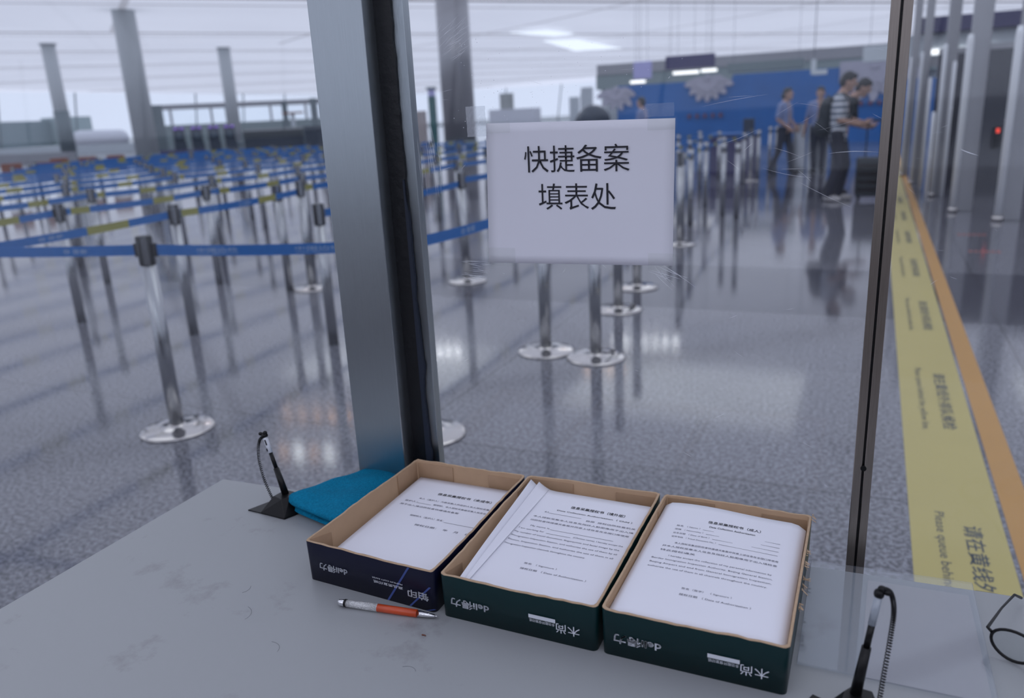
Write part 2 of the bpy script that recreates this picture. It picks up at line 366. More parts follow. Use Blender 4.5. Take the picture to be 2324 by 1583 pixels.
# ragged sealant bead
pts_l, pts_r, z = [], [], 0.0
random.seed(3)
r = 0
while z <= 2.3:
    base = 0.708 + 0.0 * z
    r = r * 0.8 + random.uniform(-1, 1) * 0.0011
    pts_l.append((-0.7410, z)); pts_r.append((-base + r, z)); z += 0.012
b = MB(); b.prism_y(pts_l + pts_r[::-1], 1.150, 1.162); T(b.build('sealant', t, m_rubber))
pl, pr = [], []; r = 0; z = 0.3
while z <= 1.32:
    r = abs(r * 0.85 + random.uniform(-1, 1) * 0.002)
    wd = 0.001 + 0.011 * max(0, math.sin((1.32 - z) / 1.02 * PI)) ** 0.5 * (0.5 + 0.5 * abs(math.sin(z * 17)))
    pl.append((-0.7120, z)); pr.append((-0.7120 + wd * 0.75 + r, z)); z += 0.012
b = MB(); b.prism_y(pl + pr[::-1], 1.147, 1.154); T(b.build('sealant_smear', t, m_navysl))
b = MB(); b.box(-0.715, -0.6895, 1.156, 1.175, 0, 2.3); T(b.build('edge_trim', t, m_bronze if False else m_brush, bevel=0.001))

def pane(label, x0, x1):
    b = MB(); b.box(x0, x1, 1.162, 1.168, 0.02, 2.3); o = b.build('acrylic_panel', m=m_pane); return tagp(o, label, 'screen panel', 'clear acrylic panels of the partition')
pane('clear acrylic panel left of the wide steel column, belts showing through it', -2.6, -0.842)
p_mid = pane('scratched clear acrylic panel between the wide column and the slim post, with the notice', -0.7, 0.012)
p_r = pane('clear acrylic panel right of the slim post, yellow floor strip behind it', 0.030, 1.6)

t = empty('slim_post', 'slim worn aluminium post with a dark centre groove, right of the notice', 'post', (0.02, 1.16, 0))
b = MB(); b.box(0.0065, 0.0175, 1.145, 1.178, 0, 2.3); T(b.build('profile', t, m_bronze, bevel=0.0008))
b = MB(); b.box(0.0205, 0.0315, 1.145, 1.178, 0, 2.3); T(b.build('profile', t, m_bronze, bevel=0.0008))
b = MB(); b.box(0.0175, 0.0205, 1.152, 1.17, 0, 2.3); T(b.build('groove_gasket', t, m_rubber))
b = MB(); b.tube([(0.0195, 1.1435, 0.891), (0.0195, 1.15, 0.891)], 0.004, 12); T(b.build('screw', t, m_black))

# scratches on the middle and right panes
random.seed(11)
def scratch_mesh(lst, y=1.1615):
    b = MB()
    for (x, z, dx, dz, wd) in lst:
        n = Vector((-dz, 0, dx)).normalized() * wd * 1.5; bend = random.uniform(-.035, .035)
        P = [Vector((x + dx * k / 4 - dz * bend * math.sin(PI * k / 4), y, z + dz * k / 4 + dx * bend * math.sin(PI * k / 4))) for k in range(5)]
        for k in range(4):
            w0 = math.sin(PI * (k + .05) / 4.1); w1 = math.sin(PI * (k + 1) / 4.1)
            b.poly([P[k] - n * w0, P[k + 1] - n * w1, P[k + 1] + n * w1, P[k] + n * w0])
    return b
L = []
for _ in range(26): L.append((random.uniform(-.622, -.585), random.uniform(1.142, 1.172), random.uniform(.01, .04), random.uniform(-.006, .001), random.uniform(.00006, .00016)))
for _ in range(9): L.append((random.uniform(-.30, -.275), random.uniform(1.160, 1.178), random.uniform(.02, .05), random.uniform(-.03, -.012), random.uniform(.00006, .0002)))
for _ in range(22): L.append((random.uniform(-.688, -.645), random.uniform(1.33, 1.40), random.uniform(-.004, .008), random.uniform(-.08, -.03), random.uniform(.00006, .00014)))
for _ in range(24): L.append((random.uniform(-.64, -.60), random.uniform(1.485, 1.535), random.uniform(.012, .035), random.uniform(.008, .022), random.uniform(.00005, .00015)))
for _ in range(40): L.append((random.uniform(-.62, -.52), random.uniform(1.38, 1.52), random.uniform(.0006, .0015), random.uniform(-.0015, .001), random.uniform(.0002, .0005)))
for _ in range(55): L.append((random.uniform(-.50, -.25), random.uniform(1.40, 1.50), random.uniform(.0008, .002), random.uniform(-.0008, .0008), random.uniform(.0001, .0003)))
for _ in range(14): L.append((random.uniform(-.20, -.07), random.uniform(1.30, 1.42), random.uniform(.01, .07), random.uniform(-.02, .02), random.uniform(.00004, .00009)))
for _ in range(30): L.append((random.uniform(-.68, -.0), random.uniform(0.85, 1.5), random.uniform(.003, .02), random.uniform(-.01, .01), random.uniform(.00004, .0001)))
L += [(-.055, 1.332, .062, 0, .0002), (-.09, 1.295, .07, -.035, .00009), (-.225, 1.40, .09, .012, .0001)]
tagp(scratch_mesh(L).build('scratches', p_mid, m_scratch), kind='stuff')
L = [(.098, 1.334, .022, -.009, .00035), (.075, 1.36, .01, .004, .0001)] + [(random.uniform(.04, .2), random.uniform(1.15, 1.5), random.uniform(.003, .02), random.uniform(-.01, .01), random.uniform(.00004, .0001)) for _ in range(14)]
tagp(scratch_mesh(L).build('scratches', p_r, m_scratch), kind='stuff')
# old tape left on the pane
def film(x0, x1, z0, z1, m, name, label, y=1.1605, crumple=0.0, n=12):
    bm = bmesh.new(); g = []
    for i in range(n + 1):
        g.append([bm.verts.new((x0 + (x1 - x0) * i / n + (random.uniform(-1, 1) * crumple * .6 if i in (0, n) else 0), y - random.uniform(0, crumple), z0 + (z1 - z0) * j / n)) for j in range(n + 1)])
    for i in range(n):
        for j in range(n): bm.faces.new((g[i][j], g[i + 1][j], g[i + 1][j + 1], g[i][j + 1]))
    me = bpy.data.meshes.new(name); bm.to_mesh(me); bm.free(); me.materials.append(m); o = link(name, me)
    return tagp(o, label, 'tape')
film(-.5925, -.5585, 1.372, 1.418, m_resid, 'old_tape', 'crumpled clear tape stuck to the panel, above left of the notice', crumple=0.0010)
film(-.304, -.262, 1.3895, 1.408, m_tape, 'old_tape', 'clear tape piece stuck to the panel just above the right corner of the notice', crumple=0.0006)

# ---------------------------------------------------------------- notice
t = empty('paper_notice', 'white paper notice with two lines of black characters taped to the panel', 'sign', (-0.41, 1.158, 1.28))
cor = [(-.5590, 1.3913), (-.2606, 1.3865), (-.2625, 1.1742), (-.5674, 1.1703)]
bm = bmesh.new(); n = 16; G = []
for i in range(n + 1):
    row = []
    for j in range(n + 1):
        u, v = i / n, j / n
        x = (cor[0][0] * (1 - u) + cor[1][0] * u) * (1 - v) + (cor[3][0] * (1 - u) + cor[2][0] * u) * v
        z = (cor[0][1] * (1 - u) + cor[1][1] * u) * (1 - v) + (cor[3][1] * (1 - u) + cor[2][1] * u) * v
        yy = 1.1612 - 0.0022 * math.sin(PI * u) * math.sin(PI * v)
        row.append(bm.verts.new((x, yy, z)))
    G.append(row)
for i in range(n):
    for j in range(n): f = bm.faces.new((G[i][j], G[i][j + 1], G[i + 1][j + 1], G[i + 1][j])); f.smooth = True
me = bpy.data.meshes.new('sheet'); bm.to_mesh(me); bm.free(); me.materials.append(m_paper); o = T(link('sheet', me, t))
sm = o.modifiers.new('s', 'SOLIDIFY'); sm.thickness = 0.0002
def notice_line(s, x0, x1, z0, z1):
    me = text_mesh(s, x0, x1, z0, z1, bold=-0.002, m=m_ink)
    xform(me, lambda c: Vector((c.x, 1.1585, c.y - (c.x + .41) * 0.004))); T(link('printed_characters', me, t))
notice_line('快捷备案', -.4955, -.3270, 1.3145, 1.3545)
notice_line('填表处', -.4735, -.3485, 1.2575, 1.2975)
for k, (x0, x1, z0, z1) in enumerate(((-.560, -.517, 1.376, 1.394), (-.300, -.258, 1.371, 1.389), (-.570, -.518, 1.166, 1.196), (-.299, -.256, 1.167, 1.193))):
    b = MB(); b.box(x0, x1, 1.1578, 1.1582, z0, z1); T(b.build('tape', t, m_tapeo))

# ---------------------------------------------------------------- paper trays (ream box lids)
def rrect(x0, x1, y0, y1, r, n=4):
    P = []
    for cx, cy, a in ((x1 - r, y1 - r, 0), (x0 + r, y1 - r, 90), (x0 + r, y0 + r, 180), (x1 - r, y0 + r, 270)):
        for k in range(n + 1): q = math.radians(a + 90 * k / n); P.append((cx + r * math.cos(q), cy + r * math.sin(q)))
    return P
def dens(P, step=0.012):
    out = []
    for i in range(len(P)):
        a, c = Vector(P[i]), Vector(P[(i + 1) % len(P)]); k = max(1, int((c - a).length / step))
        for j in range(k): out.append(tuple(a.lerp(c, j / k)))
    return out
def warp(quad):     # maps unit square to the four corners fl, fr, br, bl
    fl, fr, br, bl = [Vector(q) for q in quad]
    return lambda u, v: (fl * (1 - u) + fr * u) * (1 - v) + (bl * (1 - u) + br * u) * v
def tray(label, quad, z1, m_out, seed):
    random.seed(seed); W = warp(quad); z0 = 0.7502; wd = (Vector(quad[1]) - Vector(quad[0])).length; dp = (Vector(quad[3]) - Vector(quad[0])).length
    base = W(.5, .5); t = empty('paper_tray', label, 'box', (base.x, base.y, z0), group='cardboard trays of forms on the table')
    outer = dens(rrect(0, wd, 0, dp, 0.007)); th = 0.0035
    def off(p, d):
        cx, cy = wd / 2, dp / 2
        return (cx + (p[0] - cx) * (1 - 2 * d / wd), cy + (p[1] - cy) * (1 - 2 * d / dp))
    def to(p, z): q = W(p[0] / wd, p[1] / dp); return Vector((q.x - base.x, q.y - base.y, z - z0))
    bm = bmesh.new(); n = len(outer); rim = [z1 + random.uniform(-.0007, .0007) + 0.0008 * math.sin(i * .35 + seed) for i in range(n)]
    ob = [bm.verts.new(to(off(p, .001), z0)) for p in outer]; ot = [bm.verts.new(to(p, rim[i] - .0012)) for i, p in enumerate(outer)]
    o2 = [bm.verts.new(to(off(p, .0006), rim[i])) for i, p in enumerate(outer)]
    it = [bm.verts.new(to(off(p, th), rim[i] - .0004 + random.uniform(-.0005, .0003))) for i, p in enumerate(outer)]; ib = [bm.verts.new(to(off(p, th), z0 + .003)) for p in outer]
    for i in range(n):
        j = (i + 1) % n
        for (a, c, mi) in ((ob, ot, 0), (ot, o2, 2), (o2, it, 2), (it, ib, 1)):
            f = bm.faces.new((a[i], a[j], c[j], c[i])); f.material_index = mi; f.smooth = True
    f = bm.faces.new(list(reversed(ob))); f.material_index = 0; f = bm.faces.new(ib); f.material_index = 1
    bmesh.ops.recalc_face_normals(bm, faces=bm.faces)
    me = bpy.data.meshes.new('tray_walls'); bm.to_mesh(me); bm.free(); me.materials.append(m_out); me.materials.append(m_kraft); me.materials.append(m_kraftl)
    link('tray_walls', me, t)
    # glued inner corner flaps on the back wall and the left wall
    def flap(u0, v0, u1, v1, h0, h1, sl=0.0):
        b = MB(); a, c = W(u0, v0), W(u1, v1); d = (c - a).normalized(); nn = Vector((-d.y, d.x)) * .0012
        ctr = W(.5, .5)
        if (ctr - a).dot(nn) < 0: nn = -nn
        A = Vector((a.x - base.x, a.y - base.y, 0)); Cc = Vector((c.x - base.x, c.y - base.y, 0)); N3 = Vector((nn.x, nn.y, 0))
        q = [A + Vector((0, 0, h0)), Cc + Vector((0, 0, h0)), Cc + Vector((0, 0, h1 - sl)), A + Vector((0, 0, h1))]
        vs = [b.bm.verts.new(p) for p in q] + [b.bm.verts.new(p + N3) for p in q]
        for f in ((0, 1, 2, 3), (7, 6, 5, 4), (0, 4, 5, 1), (1, 5, 6, 2), (2, 6, 7, 3), (3, 7, 4, 0)): b._f([vs[i] for i in f])
        b.build('corner_flap', t, m_kraft)
    e = th / wd + .001; ey = th / dp + .001; h = z1 - z0
    flap(e, 1 - ey, e + .34, 1 - ey, .003, h - .004); flap(.68, 1 - ey, 1 - e, 1 - ey, .003, h - .008)
    flap(e, .82 if seed != 1 else .78, e, 1 - ey, .003, h - .003); flap(e, ey, e, .18, .003, h - .001, sl=0.014)
    def printed(s, x0, x1, zc, ht, m=m_white, bold=0.028, name='printed_logo', slope=0.0):
        bs = .0002 if bold > .02 else 0.0
        parts = [xform(text_mesh(s, 0, x1 - x0, 0, ht, bold=.006 if bs else 0, m=m), lambda c, dx=dx, dy=dy: c + Vector((dx, dy, 0))) for dx, dy in (((-bs, 0), (bs, 0), (0, bs), (0, -bs)) if bs else ((0, 0),))]
        me = join_meshes(name, parts, m)
        xform(me, lambda c: Vector((x1 - c.x - base.x, W((x1 - c.x - quad[0][0]) / wd, 0).y - .0006 - base.y + .001 * 0, zc + ht / 2 - c.y - z0)))
        link(name, me, t)
    return t, printed, base, W
Z1 = 0.815
Q1 = [(-.7275, .8135), (-.5035, .8025), (-.5005, 1.119), (-.7165, 1.119)]
Q2 = [(-.4935, .8020), (-.2715, .8005), (-.2700, 1.127), (-.4965, 1.122)]
Q3 = [(-.2665, .8020), (-.0455, .8020), (-.0440, 1.127), (-.2640, 1.127)]
t1, pr1, b1, W1 = tray('navy cardboard tray of forms, leftmost of the three, beside the teal towel', Q1, Z1, m_navy, 1)
t2, pr2, b2, W2 = tray('dark green cardboard tray in the middle, loose sheets leaning on its left wall', Q2, Z1, m_green, 2)
t3, pr3, b3, W3 = tray('dark green cardboard tray with a torn right wall, rightmost of the three', Q3, Z1, m_green, 3)
pr1('deli得力', -.703, -.652, .7785, .0115); pr2('deli得力', -.478, -.421, .7765, .0125); pr3('deli得力', -.250, -.191, .7770, .0130)
pr1('铂印', -.548, -.514, .7725, .0120); pr1('高品质复印纸', -.606, -.556, .7770, .0045, bold=0.0, name='printed_words'); pr1('PREMIUM COPY PAPER', -.608, -.556, .7830, .0022, bold=0.0, name='printed_words')
for (pp, xa) in ((pr2, -.364), (pr3, -.136)):
    pp('木尚', xa + .038, xa + .070, .7735, .0140, bold=0.0, name='printed_words')
    pp('多功能环保复印纸', xa + .001, xa + .036, .7765, .0045, bold=0.0, name='printed_words')
def strip_on_front(t, base, quad, W, poly, m, name):
    wd = quad[1][0] - quad[0][0]; b = MB(); b.poly([(x - base.x, W((x - quad[0][0]) / wd, 0).y - .0004 - base.y, z - .7502) for x, z in poly]); b.build(name, t, m)
for (tt, bb, qq, WW, xa) in ((t2, b2, Q2, W2, -.364), (t3, b3, Q3, W3, -.136)):
    strip_on_front(tt, bb, qq, WW, [(xa, .7795), (xa + .037, .7795), (xa + .037, .7850), (xa, .7850)], m_white, 'printed_band')
for (xa, za, xb, zb) in ((-.585, .7515, -.545, .813), (-.548, .7515, -.512, .790), (-.520, .7515, -.506, .757)):
    strip_on_front(t1, b1, Q1, W1, [(xa, za), (xa + .0035, za), (xb + .0035, zb), (xb, zb)], m_bline, 'printed_stripe')
# torn fibres on the right wall of the third tray
random.seed(5); b = MB(); b.mat(m_kraftl)
for (y, z, l) in ((1.02, .812, .006), (.965, .806, .010), (.955, .800, .011), (.99, .812, .006), (.90, .806, .006), (1.115, .817, .007)):
    for k in range(5):
        a = Vector((-.0440 - b3.x, y + random.uniform(-.008, .008) - b3.y, z - .7502)); d = Vector((random.uniform(.2, 1) * l, random.uniform(-.5, .5) * l, random.uniform(-.9, .3) * l))
        b.poly([a, a + Vector((0, .005, -.001)), a + d + Vector((0, .002, 0)), a + d])
b.build('torn_edge', t3)

# stacks of forms
def stack(label, corners, z0, ztop, rows, curl=None, title_gap=0.0):
    W = warp(corners); c = W(.5, .5); t = empty('form_stack', label, 'stack of paper', (c.x, c.y, z0), group='stacks of printed forms in the trays')
    H = ztop - z0; cz = curl or (lambda u, v: 0.0); n = 20
    bm = bmesh.new(); G = []
    for i in range(n + 1):
        G.append([bm.verts.new((W(i / n, j / n).x - c.x, W(i / n, j / n).y - c.y, H + cz(i / n, j / n))) for j in range(n + 1)])
    for i in range(n):
        for j in range(n): f = bm.faces.new((G[i][j], G[i + 1][j], G[i + 1][j + 1], G[i][j + 1])); f.smooth = True; f.material_index = 0
    ring = [G[i][0] for i in range(n + 1)] + [G[n][j] for j in range(1, n + 1)] + [G[i][n] for i in range(n - 1, -1, -1)] + [G[0][j] for j in range(n - 1, 0, -1)]
    prev = ring
    for k in range(1, 7):
        cur = [bm.verts.new((v.co.x + random.uniform(-.0007, .0007), v.co.y + random.uniform(-.0007, .0007), v.co.z * (1 - k / 6))) for v in ring]
        for i in range(len(ring)):
            j = (i + 1) % len(ring); f = bm.faces.new((prev[i], cur[i], cur[j], prev[j])); f.material_index = 1
        prev = cur
    bmesh.ops.recalc_face_normals(bm, faces=bm.faces)
    me = bpy.data.meshes.new('paper_block'); bm.to_mesh(me); bm.free(); me.materials.append(m_paper); me.materials.append(m_sheetst); link('paper_block', me, t)
    ms = []; msb = []
    for (s, u0, u1, v, h, bold) in rows:       # v from near (0) to far (1)
        if s == '_':
            m_ = bpy.data.meshes.new('l'); m_.from_pydata([(u0, v, 0), (u1, v, 0), (u1, v + .0022, 0), (u0, v + .0022, 0)], [], [(0, 1, 2, 3)])
        else: m_ = text_mesh(s, u0, u1, v, v + h, bold=bold)
        xform(m_, lambda q: Vector((W(q.x, q.y).x - c.x, W(q.x, q.y).y - c.y, H + cz(q.x, q.y) + .0004)))
        (msb if bold > .004 else ms).append(m_)
    if msb: link('printed_title', join_meshes('printed_title', msb, m_ink), t)
    if ms: link('printed_text', join_meshes('printed_text', ms, m_gink), t)
    return t
cn1 = '本人授权采集本人信息及指纹人脸图像用于出入境'; cn2 = '边防检查快捷通关备案并同意上述信息在全国口岸使用'
r1 = [('信息采集授权书（未成年）', .32, .84, .82, .028, .012), ('本人（监护人）为被采集人的监护人本人授权采集其信息', .20, .97, .745, .017, 0), ('监护人：', .10, .22, .70, .017, 0), ('_', .22, .36, .70, .017, 0),
      ('被授权，本人授权采集被采集人信息包括指纹', .38, .97, .70, .017, 0), ('用于出入境边防检查快捷通关备案', .09, .66, .655, .017, 0), ('被授权人（监护人）签名：', .28, .60, .555, .017, 0), ('_', .61, .97, .55, .017, 0), ('授权日期：  年    月    日', .40, .90, .47, .018, 0)]
stack('stack of forms with a few printed lines, in the navy tray', [(-.7010, .8140), (-.5080, .8080), (-.5065, 1.108), (-.7030, 1.108)], .7535, .786, r1)
en2 = ['my number of travel document, fingerprints and facial image by the', 'Immigration Inspection Station, and authorize the use of them by all', 'Station, Inspection Station, and authorize the use of them in all', 'immigration inspection channels throughout the country.']
r2 = [('信息采集授权书（境外版）', .36, .82, .845, .028, .012), ('Data Collection Authorization（ Child ）', .27, .90, .80, .016, .008), ('本人', .18, .22, .765, .015, 0), ('_', .22, .50, .765, 0, 0), ('自愿  授权边防检查机关', .55, .95, .745, .016, 0),
      (cn1, .12, .95, .705, .016, 0), (cn2, .12, .93, .665, .016, 0), ('My name is', .16, .32, .605, .016, 0), ('_', .33, .84, .605, 0, 0), ('I am working for', .09, .30, .565, .016, 0), ('_', .32, .52, .565, 0, 0), ('(Chinese name). I hereby accept the', .54, .93, .565, .016, 0),
      (en2[0], .08, .92, .525, .016, 0), (en2[1], .08, .92, .485, .016, 0), (en2[2], .08, .91, .445, .016, 0), (en2[3], .08, .72, .405, .016, 0), ('签名 （ Signature ）', .33, .58, .27, .016, 0), ('授权日期 （ Date of Authorization ）', .33, .82, .225, .016, 0)]
stack('stack of forms with a dense block of print, in the middle tray', [(-.4735, .8070), (-.2755, .8055), (-.2750, 1.102), (-.4680, 1.106)], .7535, .7985, r2, curl=lambda u, v: .002 * max(0, v - .75) * 4 + .004 * max(0, .12 - u) * 8)
r3 = [('信息采集授权书（成人）', .36, .72, .835, .026, .012), ('Data Collection Authorization', .38, .69, .797, .015, .008)]
for k, (a, e) in enumerate((('姓名 （ Name ）', .22), ('国籍 （ Nationality ）', .26), ('出生日期 （ Date of Birth ）', .33), ('证件号码 （ Travel Document No. ）', .40))):
    r3 += [(a, .16, .16 + e * .75, .765 - .036 * k, .015, 0), ('_', .18 + e * .75, .86, .765 - .036 * k, 0, 0)]
r3 += [('本人授权采集' + cn2, .20, .87, .60, .016, 0), ('并' + cn1 + '检查', .13, .87, .562, .016, 0), ('特此授权通关', .13, .36, .524, .016, 0), ('I hereby accept the collection of my personal information by', .20, .85, .480, .015, 0),
       ('Border Immigration Inspection Authority, Beijing General Station,', .10, .86, .445, .015, 0), ('Beijing Airport and and from General Immigration Inspection,', .10, .86, .41, .015, 0), ('authorize the use of them in all channels throughout the country.', .10, .84, .375, .015, 0),
       ('签名（签字） （ Signature ）', .36, .66, .245, .016, 0), ('授权日期 （ Date of Authorization ）', .36, .78, .20, .016, 0)]
c3 = lambda u, v: -.010 * max(0, (u - .90) / .1) ** 2 + .003 * math.sin(PI * min(1, u * 1.1)) * v - .006 * max(0, (.07 - u) / .07) ** 2 + .0015 * math.sin(u * 7) * max(0, v - .8) * 5
stack('tall stack of forms filling the tray with the torn wall', [(-.2610, .8075), (-.0505, .8075), (-.0500, 1.100), (-.2575, 1.108)], .7535, .8105, r3, curl=c3)
# two loose sheets leaning on the left wall of the middle tray
def loose(label, x_foot, x_top, ztop, y0, y1, sway, z0=.8015):
    bm = bmesh.new(); n = 14; G = []
    for i in range(n + 1):
        u = i / n; row = []
        for j in range(n + 1):
            v = j / n; k = 0.25 + .75 * v + sway * math.sin(v * 5)
            x = x_foot + .006 * v + (x_top - x_foot) * u ** 1.2 * k; z = z0 + (ztop - z0) * (u ** 1.6) * (0.12 + .88 * v)
            row.append(bm.verts.new((x, y0 + (y1 - y0) * v, z)))
        G.append(row)
    for i in range(n):
        for j in range(n): f = bm.faces.new((G[i][j], G[i + 1][j], G[i + 1][j + 1], G[i][j + 1])); f.smooth = True
    me = bpy.data.meshes.new('loose_sheet'); bm.to_mesh(me); bm.free(); me.materials.append(m_paper); o = link('loose_sheet', me); o.modifiers.new('s', 'SOLIDIFY').thickness = .0002
    return tagp(o, label, 'paper', 'loose sheets in the middle tray')
loose('white loose sheet curled up against the left wall of the middle tray', -.466, -.4895, .8185, .812, 1.100, .03)
loose('white sheet folded beside the curled one, nearer the printed form in the middle tray', -.459, -.478, .8130, .815, 1.106, .05, z0=.8022)

# ---------------------------------------------------------------- pen in front of the trays
A, B = Vector((-.6420, .7720, .7560)), Vector((-.4960, .7925, .7545)); d = (B - A).normalized(); Lp = (B - A).length
t = empty('ballpoint_pen', 'orange and silver pen with a crystal-filled barrel lying before the navy tray', 'pen', (A.x, A.y, .7505))
def seg(name, a, b_, r0, r1, m, n=18):
    p = A + d * Lp * a - Vector(t.location); q = A + d * Lp * b_ - Vector(t.location); MB().tube([p, q], [r0, r1], n).build(name, t, m)
seg('push_button', -.005, .055, .0042, .0050, m_chrome); seg('collar_ring', .055, .075, .0056, .0056, m_black)
seg('crystal_barrel', .075, .40, .0052, .0056, m_crystal); seg('lower_barrel', .40, .80, .0056, .0054, m_orange); seg('nose_cone', .80, .975, .0050, .0022, m_chrome); seg('tip', .975, 1.0, .0012, .0006, m_chrome)
# crumb
b = MB(); b.sphere((0, 0, 0), .0017, (1, .7, .5), 6); b.sphere((.0022, .0004, 0), .0012, (1, .8, .5), 6); b.sphere((.004, -.0002, 0), .0011, (1, .8, .6), 6); o = b.build('crumb', m=mat('rust_crumb', (.16, .05, .03), .8), loc=(-.4975, .7550, .7508)); tagp(o, 'rust-brown crumb on the table in front of the pen tip', 'crumb')
b = MB(); b.mat(m_tink)
random.seed(21)
for (x, y, l, a) in ((-.75, .70, .03, 1.2), (-.66, .66, .025, 1.6), (-.47, .69, .02, 2.1), (-.80, .75, .018, .6)):
    P = [(x + l * (k / 8) * math.cos(a + k * .12), y + l * (k / 8) * math.sin(a + k * .12), .7503) for k in range(9)]; b.tube(P, .00013, 4)
tagp(b.build('stray_hairs'), 'thin stray hairs scattered on the grey tabletop', 'hair', kind='stuff')

# ---------------------------------------------------------------- folded teal towel
def towel():
    t = empty('folded_towel', 'teal terry towel folded in layers beside the navy tray', 'towel', (-.81, 1.03, .7502))
    W = warp([(-.905, .968), (-.735, .925), (-.728, 1.130), (-.832, 1.132)])      # fl fr br bl
    def slab(z0, z1, shrink, name):
        bm = bmesh.new(); n, m_ = 40, 40; top = []; bot = []
        for i in range(n + 1):
            rt, rb = [], []
            for j in range(m_ + 1):
                u, v = i / n, j / m_; uu = shrink + (1 - 2 * shrink) * u; vv = shrink + (1 - 2 * shrink) * v
                e = min(1, min(u, 1 - u, v, 1 - v) / .16); h = math.sqrt(max(0, 1 - (1 - e) ** 2)); p = W(uu, vv)
                r = .018 * (1 - e) ** 2; c = W(.5, .5); p = p + (c - p) * (.04 * (abs(2 * u - 1) ** 6 * abs(2 * v - 1) ** 6) * 3)
                w_ = .0022 * math.sin(u * 9 + v * 4) + .0016 * math.sin(v * 15 - u * 5) + random.uniform(-.0005, .0005)
                mid = (z0 + z1) / 2; hh = (z1 - z0) / 2
                slope = 1.0 - .18 * v
                rt.append(bm.verts.new((p.x + .81, p.y - 1.03, mid * slope + h * hh + w_ * h))); rb.append(rt[-1] if h == 0 else bm.verts.new((p.x + .81, p.y - 1.03, max(.0003, mid * slope - h * hh))))
            top.append(rt); bot.append(rb)
        for i in range(n):
            for j in range(m_):
                for g, rev in ((top, 0), (bot, 1)):
                    q = [g[i][j], g[i + 1][j], g[i + 1][j + 1], g[i][j + 1]]
                    q = list(dict.fromkeys(q))
                    if len(q) > 2:
                        try: f = bm.faces.new(q[::-1] if rev else q); f.smooth = True
                        except ValueError: pass
        bmesh.ops.recalc_face_normals(bm, faces=bm.faces)
        me = bpy.data.meshes.new(name); bm.to_mesh(me); bm.free(); me.materials.append(m_towel); return link(name, me, t)
    slab(.0005, .0160, .03, 'folded_layer'); slab(.0140, .0370, 0, 'folded_layer')
towel()

# ---------------------------------------------------------------- counter pens on cords
def coil(P, turns, R, r, name, parent, m):
    P = [Vector(p) for p in P]; n = turns * 9; pts = []
    def at(s_):
        x = s_ * (len(P) - 1); k = min(int(x), len(P) - 2); f = x - k; p0 = P[max(k - 1, 0)]; p1 = P[k]; p2 = P[k + 1]; p3 = P[min(k + 2, len(P) - 1)]
        return 0.5 * ((2 * p1) + (p2 - p0) * f + (2 * p0 - 5 * p1 + 4 * p2 - p3) * f * f + (3 * p1 - p0 - 3 * p2 + p3) * f ** 3)
    for i in range(n + 1):
        s_ = i / n; c = at(s_); dd = (at(min(1, s_ + .01)) - at(max(0, s_ - .01))).normalized(); sd = dd.cross(Vector((0, 1, 0.1))).normalized(); up = sd.cross(dd)
        a = 2 * PI * turns * s_; pts.append(c + (sd * math.cos(a) + up * math.sin(a)) * R)
    return MB().tube(pts, r, 5).build(name, parent, m)
def desk_pen(label, base, cord, top, foot, sleeve_h, clip, loc, group):
    t = empty('counter_pen', label, 'pen', loc, group=group); l = Vector(loc)
    b = MB()
    # faceted wedge block
    cx, cy = 0, 0
    P0 = [(-.030, -.022), (.026, -.026), (.036, -.004), (.030, .028), (-.006, .030), (-.028, .012)]; P1 = [(-.010, -.006), (.012, -.012), (.022, .0), (.020, .020), (.0, .022), (-.008, .010)]
    a = [b.bm.verts.new((x, y, .0)) for x, y in P0]; a2 = [b.bm.verts.new((x, y, .003)) for x, y in P0]; c = [b.bm.verts.new((x, y, .030)) for x, y in P1]
    b._f(a[::-1]); b._f(c)
    for g, h in ((a, a2), (a2, c)):
        for i in range(6): b._f([g[i], g[(i + 1) % 6], h[(i + 1) % 6], h[i]])
    b.build('weighted_base', t, m_black, bevel=.0012)
    b = MB(); b.prism([(-.060, -.020), (-.020, -.022), (-.012, .018), (-.040, .028)], 0, .0022); b.build('base_pad', t, m_black, bevel=.0005)
    f = Vector(foot) - l; tp = Vector(top) - l; d = tp - f
    MB().tube([f, f + d * sleeve_h], [.0062, .0050], 16).build('socket', t, m_black)
    MB().tube([f + d * sleeve_h, f + d * .66], .0036, 16).build('barrel', t, m_black)
    MB().tube([f + d * .66, f + d * .91], .0041, 16).build('cap', t, m_clearp if clip == 'clear' else m_white)
    if clip == 'label':
        sd = d.normalized().cross(Vector((0, 1, 0))).normalized()
        b = MB()
        for (s0, s1, o_) in ((.70, .745, .0015), (.79, .875, -.0015)):
            p0, p1 = f + d * s0, f + d * s1; q = Vector((0, -.0043, 0)); ww = sd * .0017; o2 = sd * o_
            b.poly([p0 + q + o2 - ww, p0 + q + o2 + ww, p1 + q + o2 + ww, p1 + q + o2 - ww])
        b.build('printed_label', t, m_ink)
    b = MB(); k = f + d * .93; b.sphere(k, .0055, (1, 1, 1.1), 8); b.sphere(k + Vector((-.008 if cord[1][0] < top[0] else .008, 0, .003)), .0034, (1.4, 1, 1), 8); b.sphere(k + Vector((.002, 0, .006)), .004, (1, 1, 1), 8); b.build('cord_ball', t, m_black)
    coil([Vector(p) - l for p in cord], 62, .0023, .0007, 'coiled_cord', t, m_black)
    return t
desk_pen('black counter pen on a coiled cord standing at the left, beside the teal towel', None,
         [(-.9485, 1.003, .880), (-.9640, 1.000, .868), (-.9690, .997, .835), (-.9600, .993, .795), (-.9420, .988, .760), (-.9380, .985, .754)],
         (-.9580, 1.005, .884), (-.9080, .985, .778), .42, 'label', (-.912, .975, .7502), 'counter pens on cords')
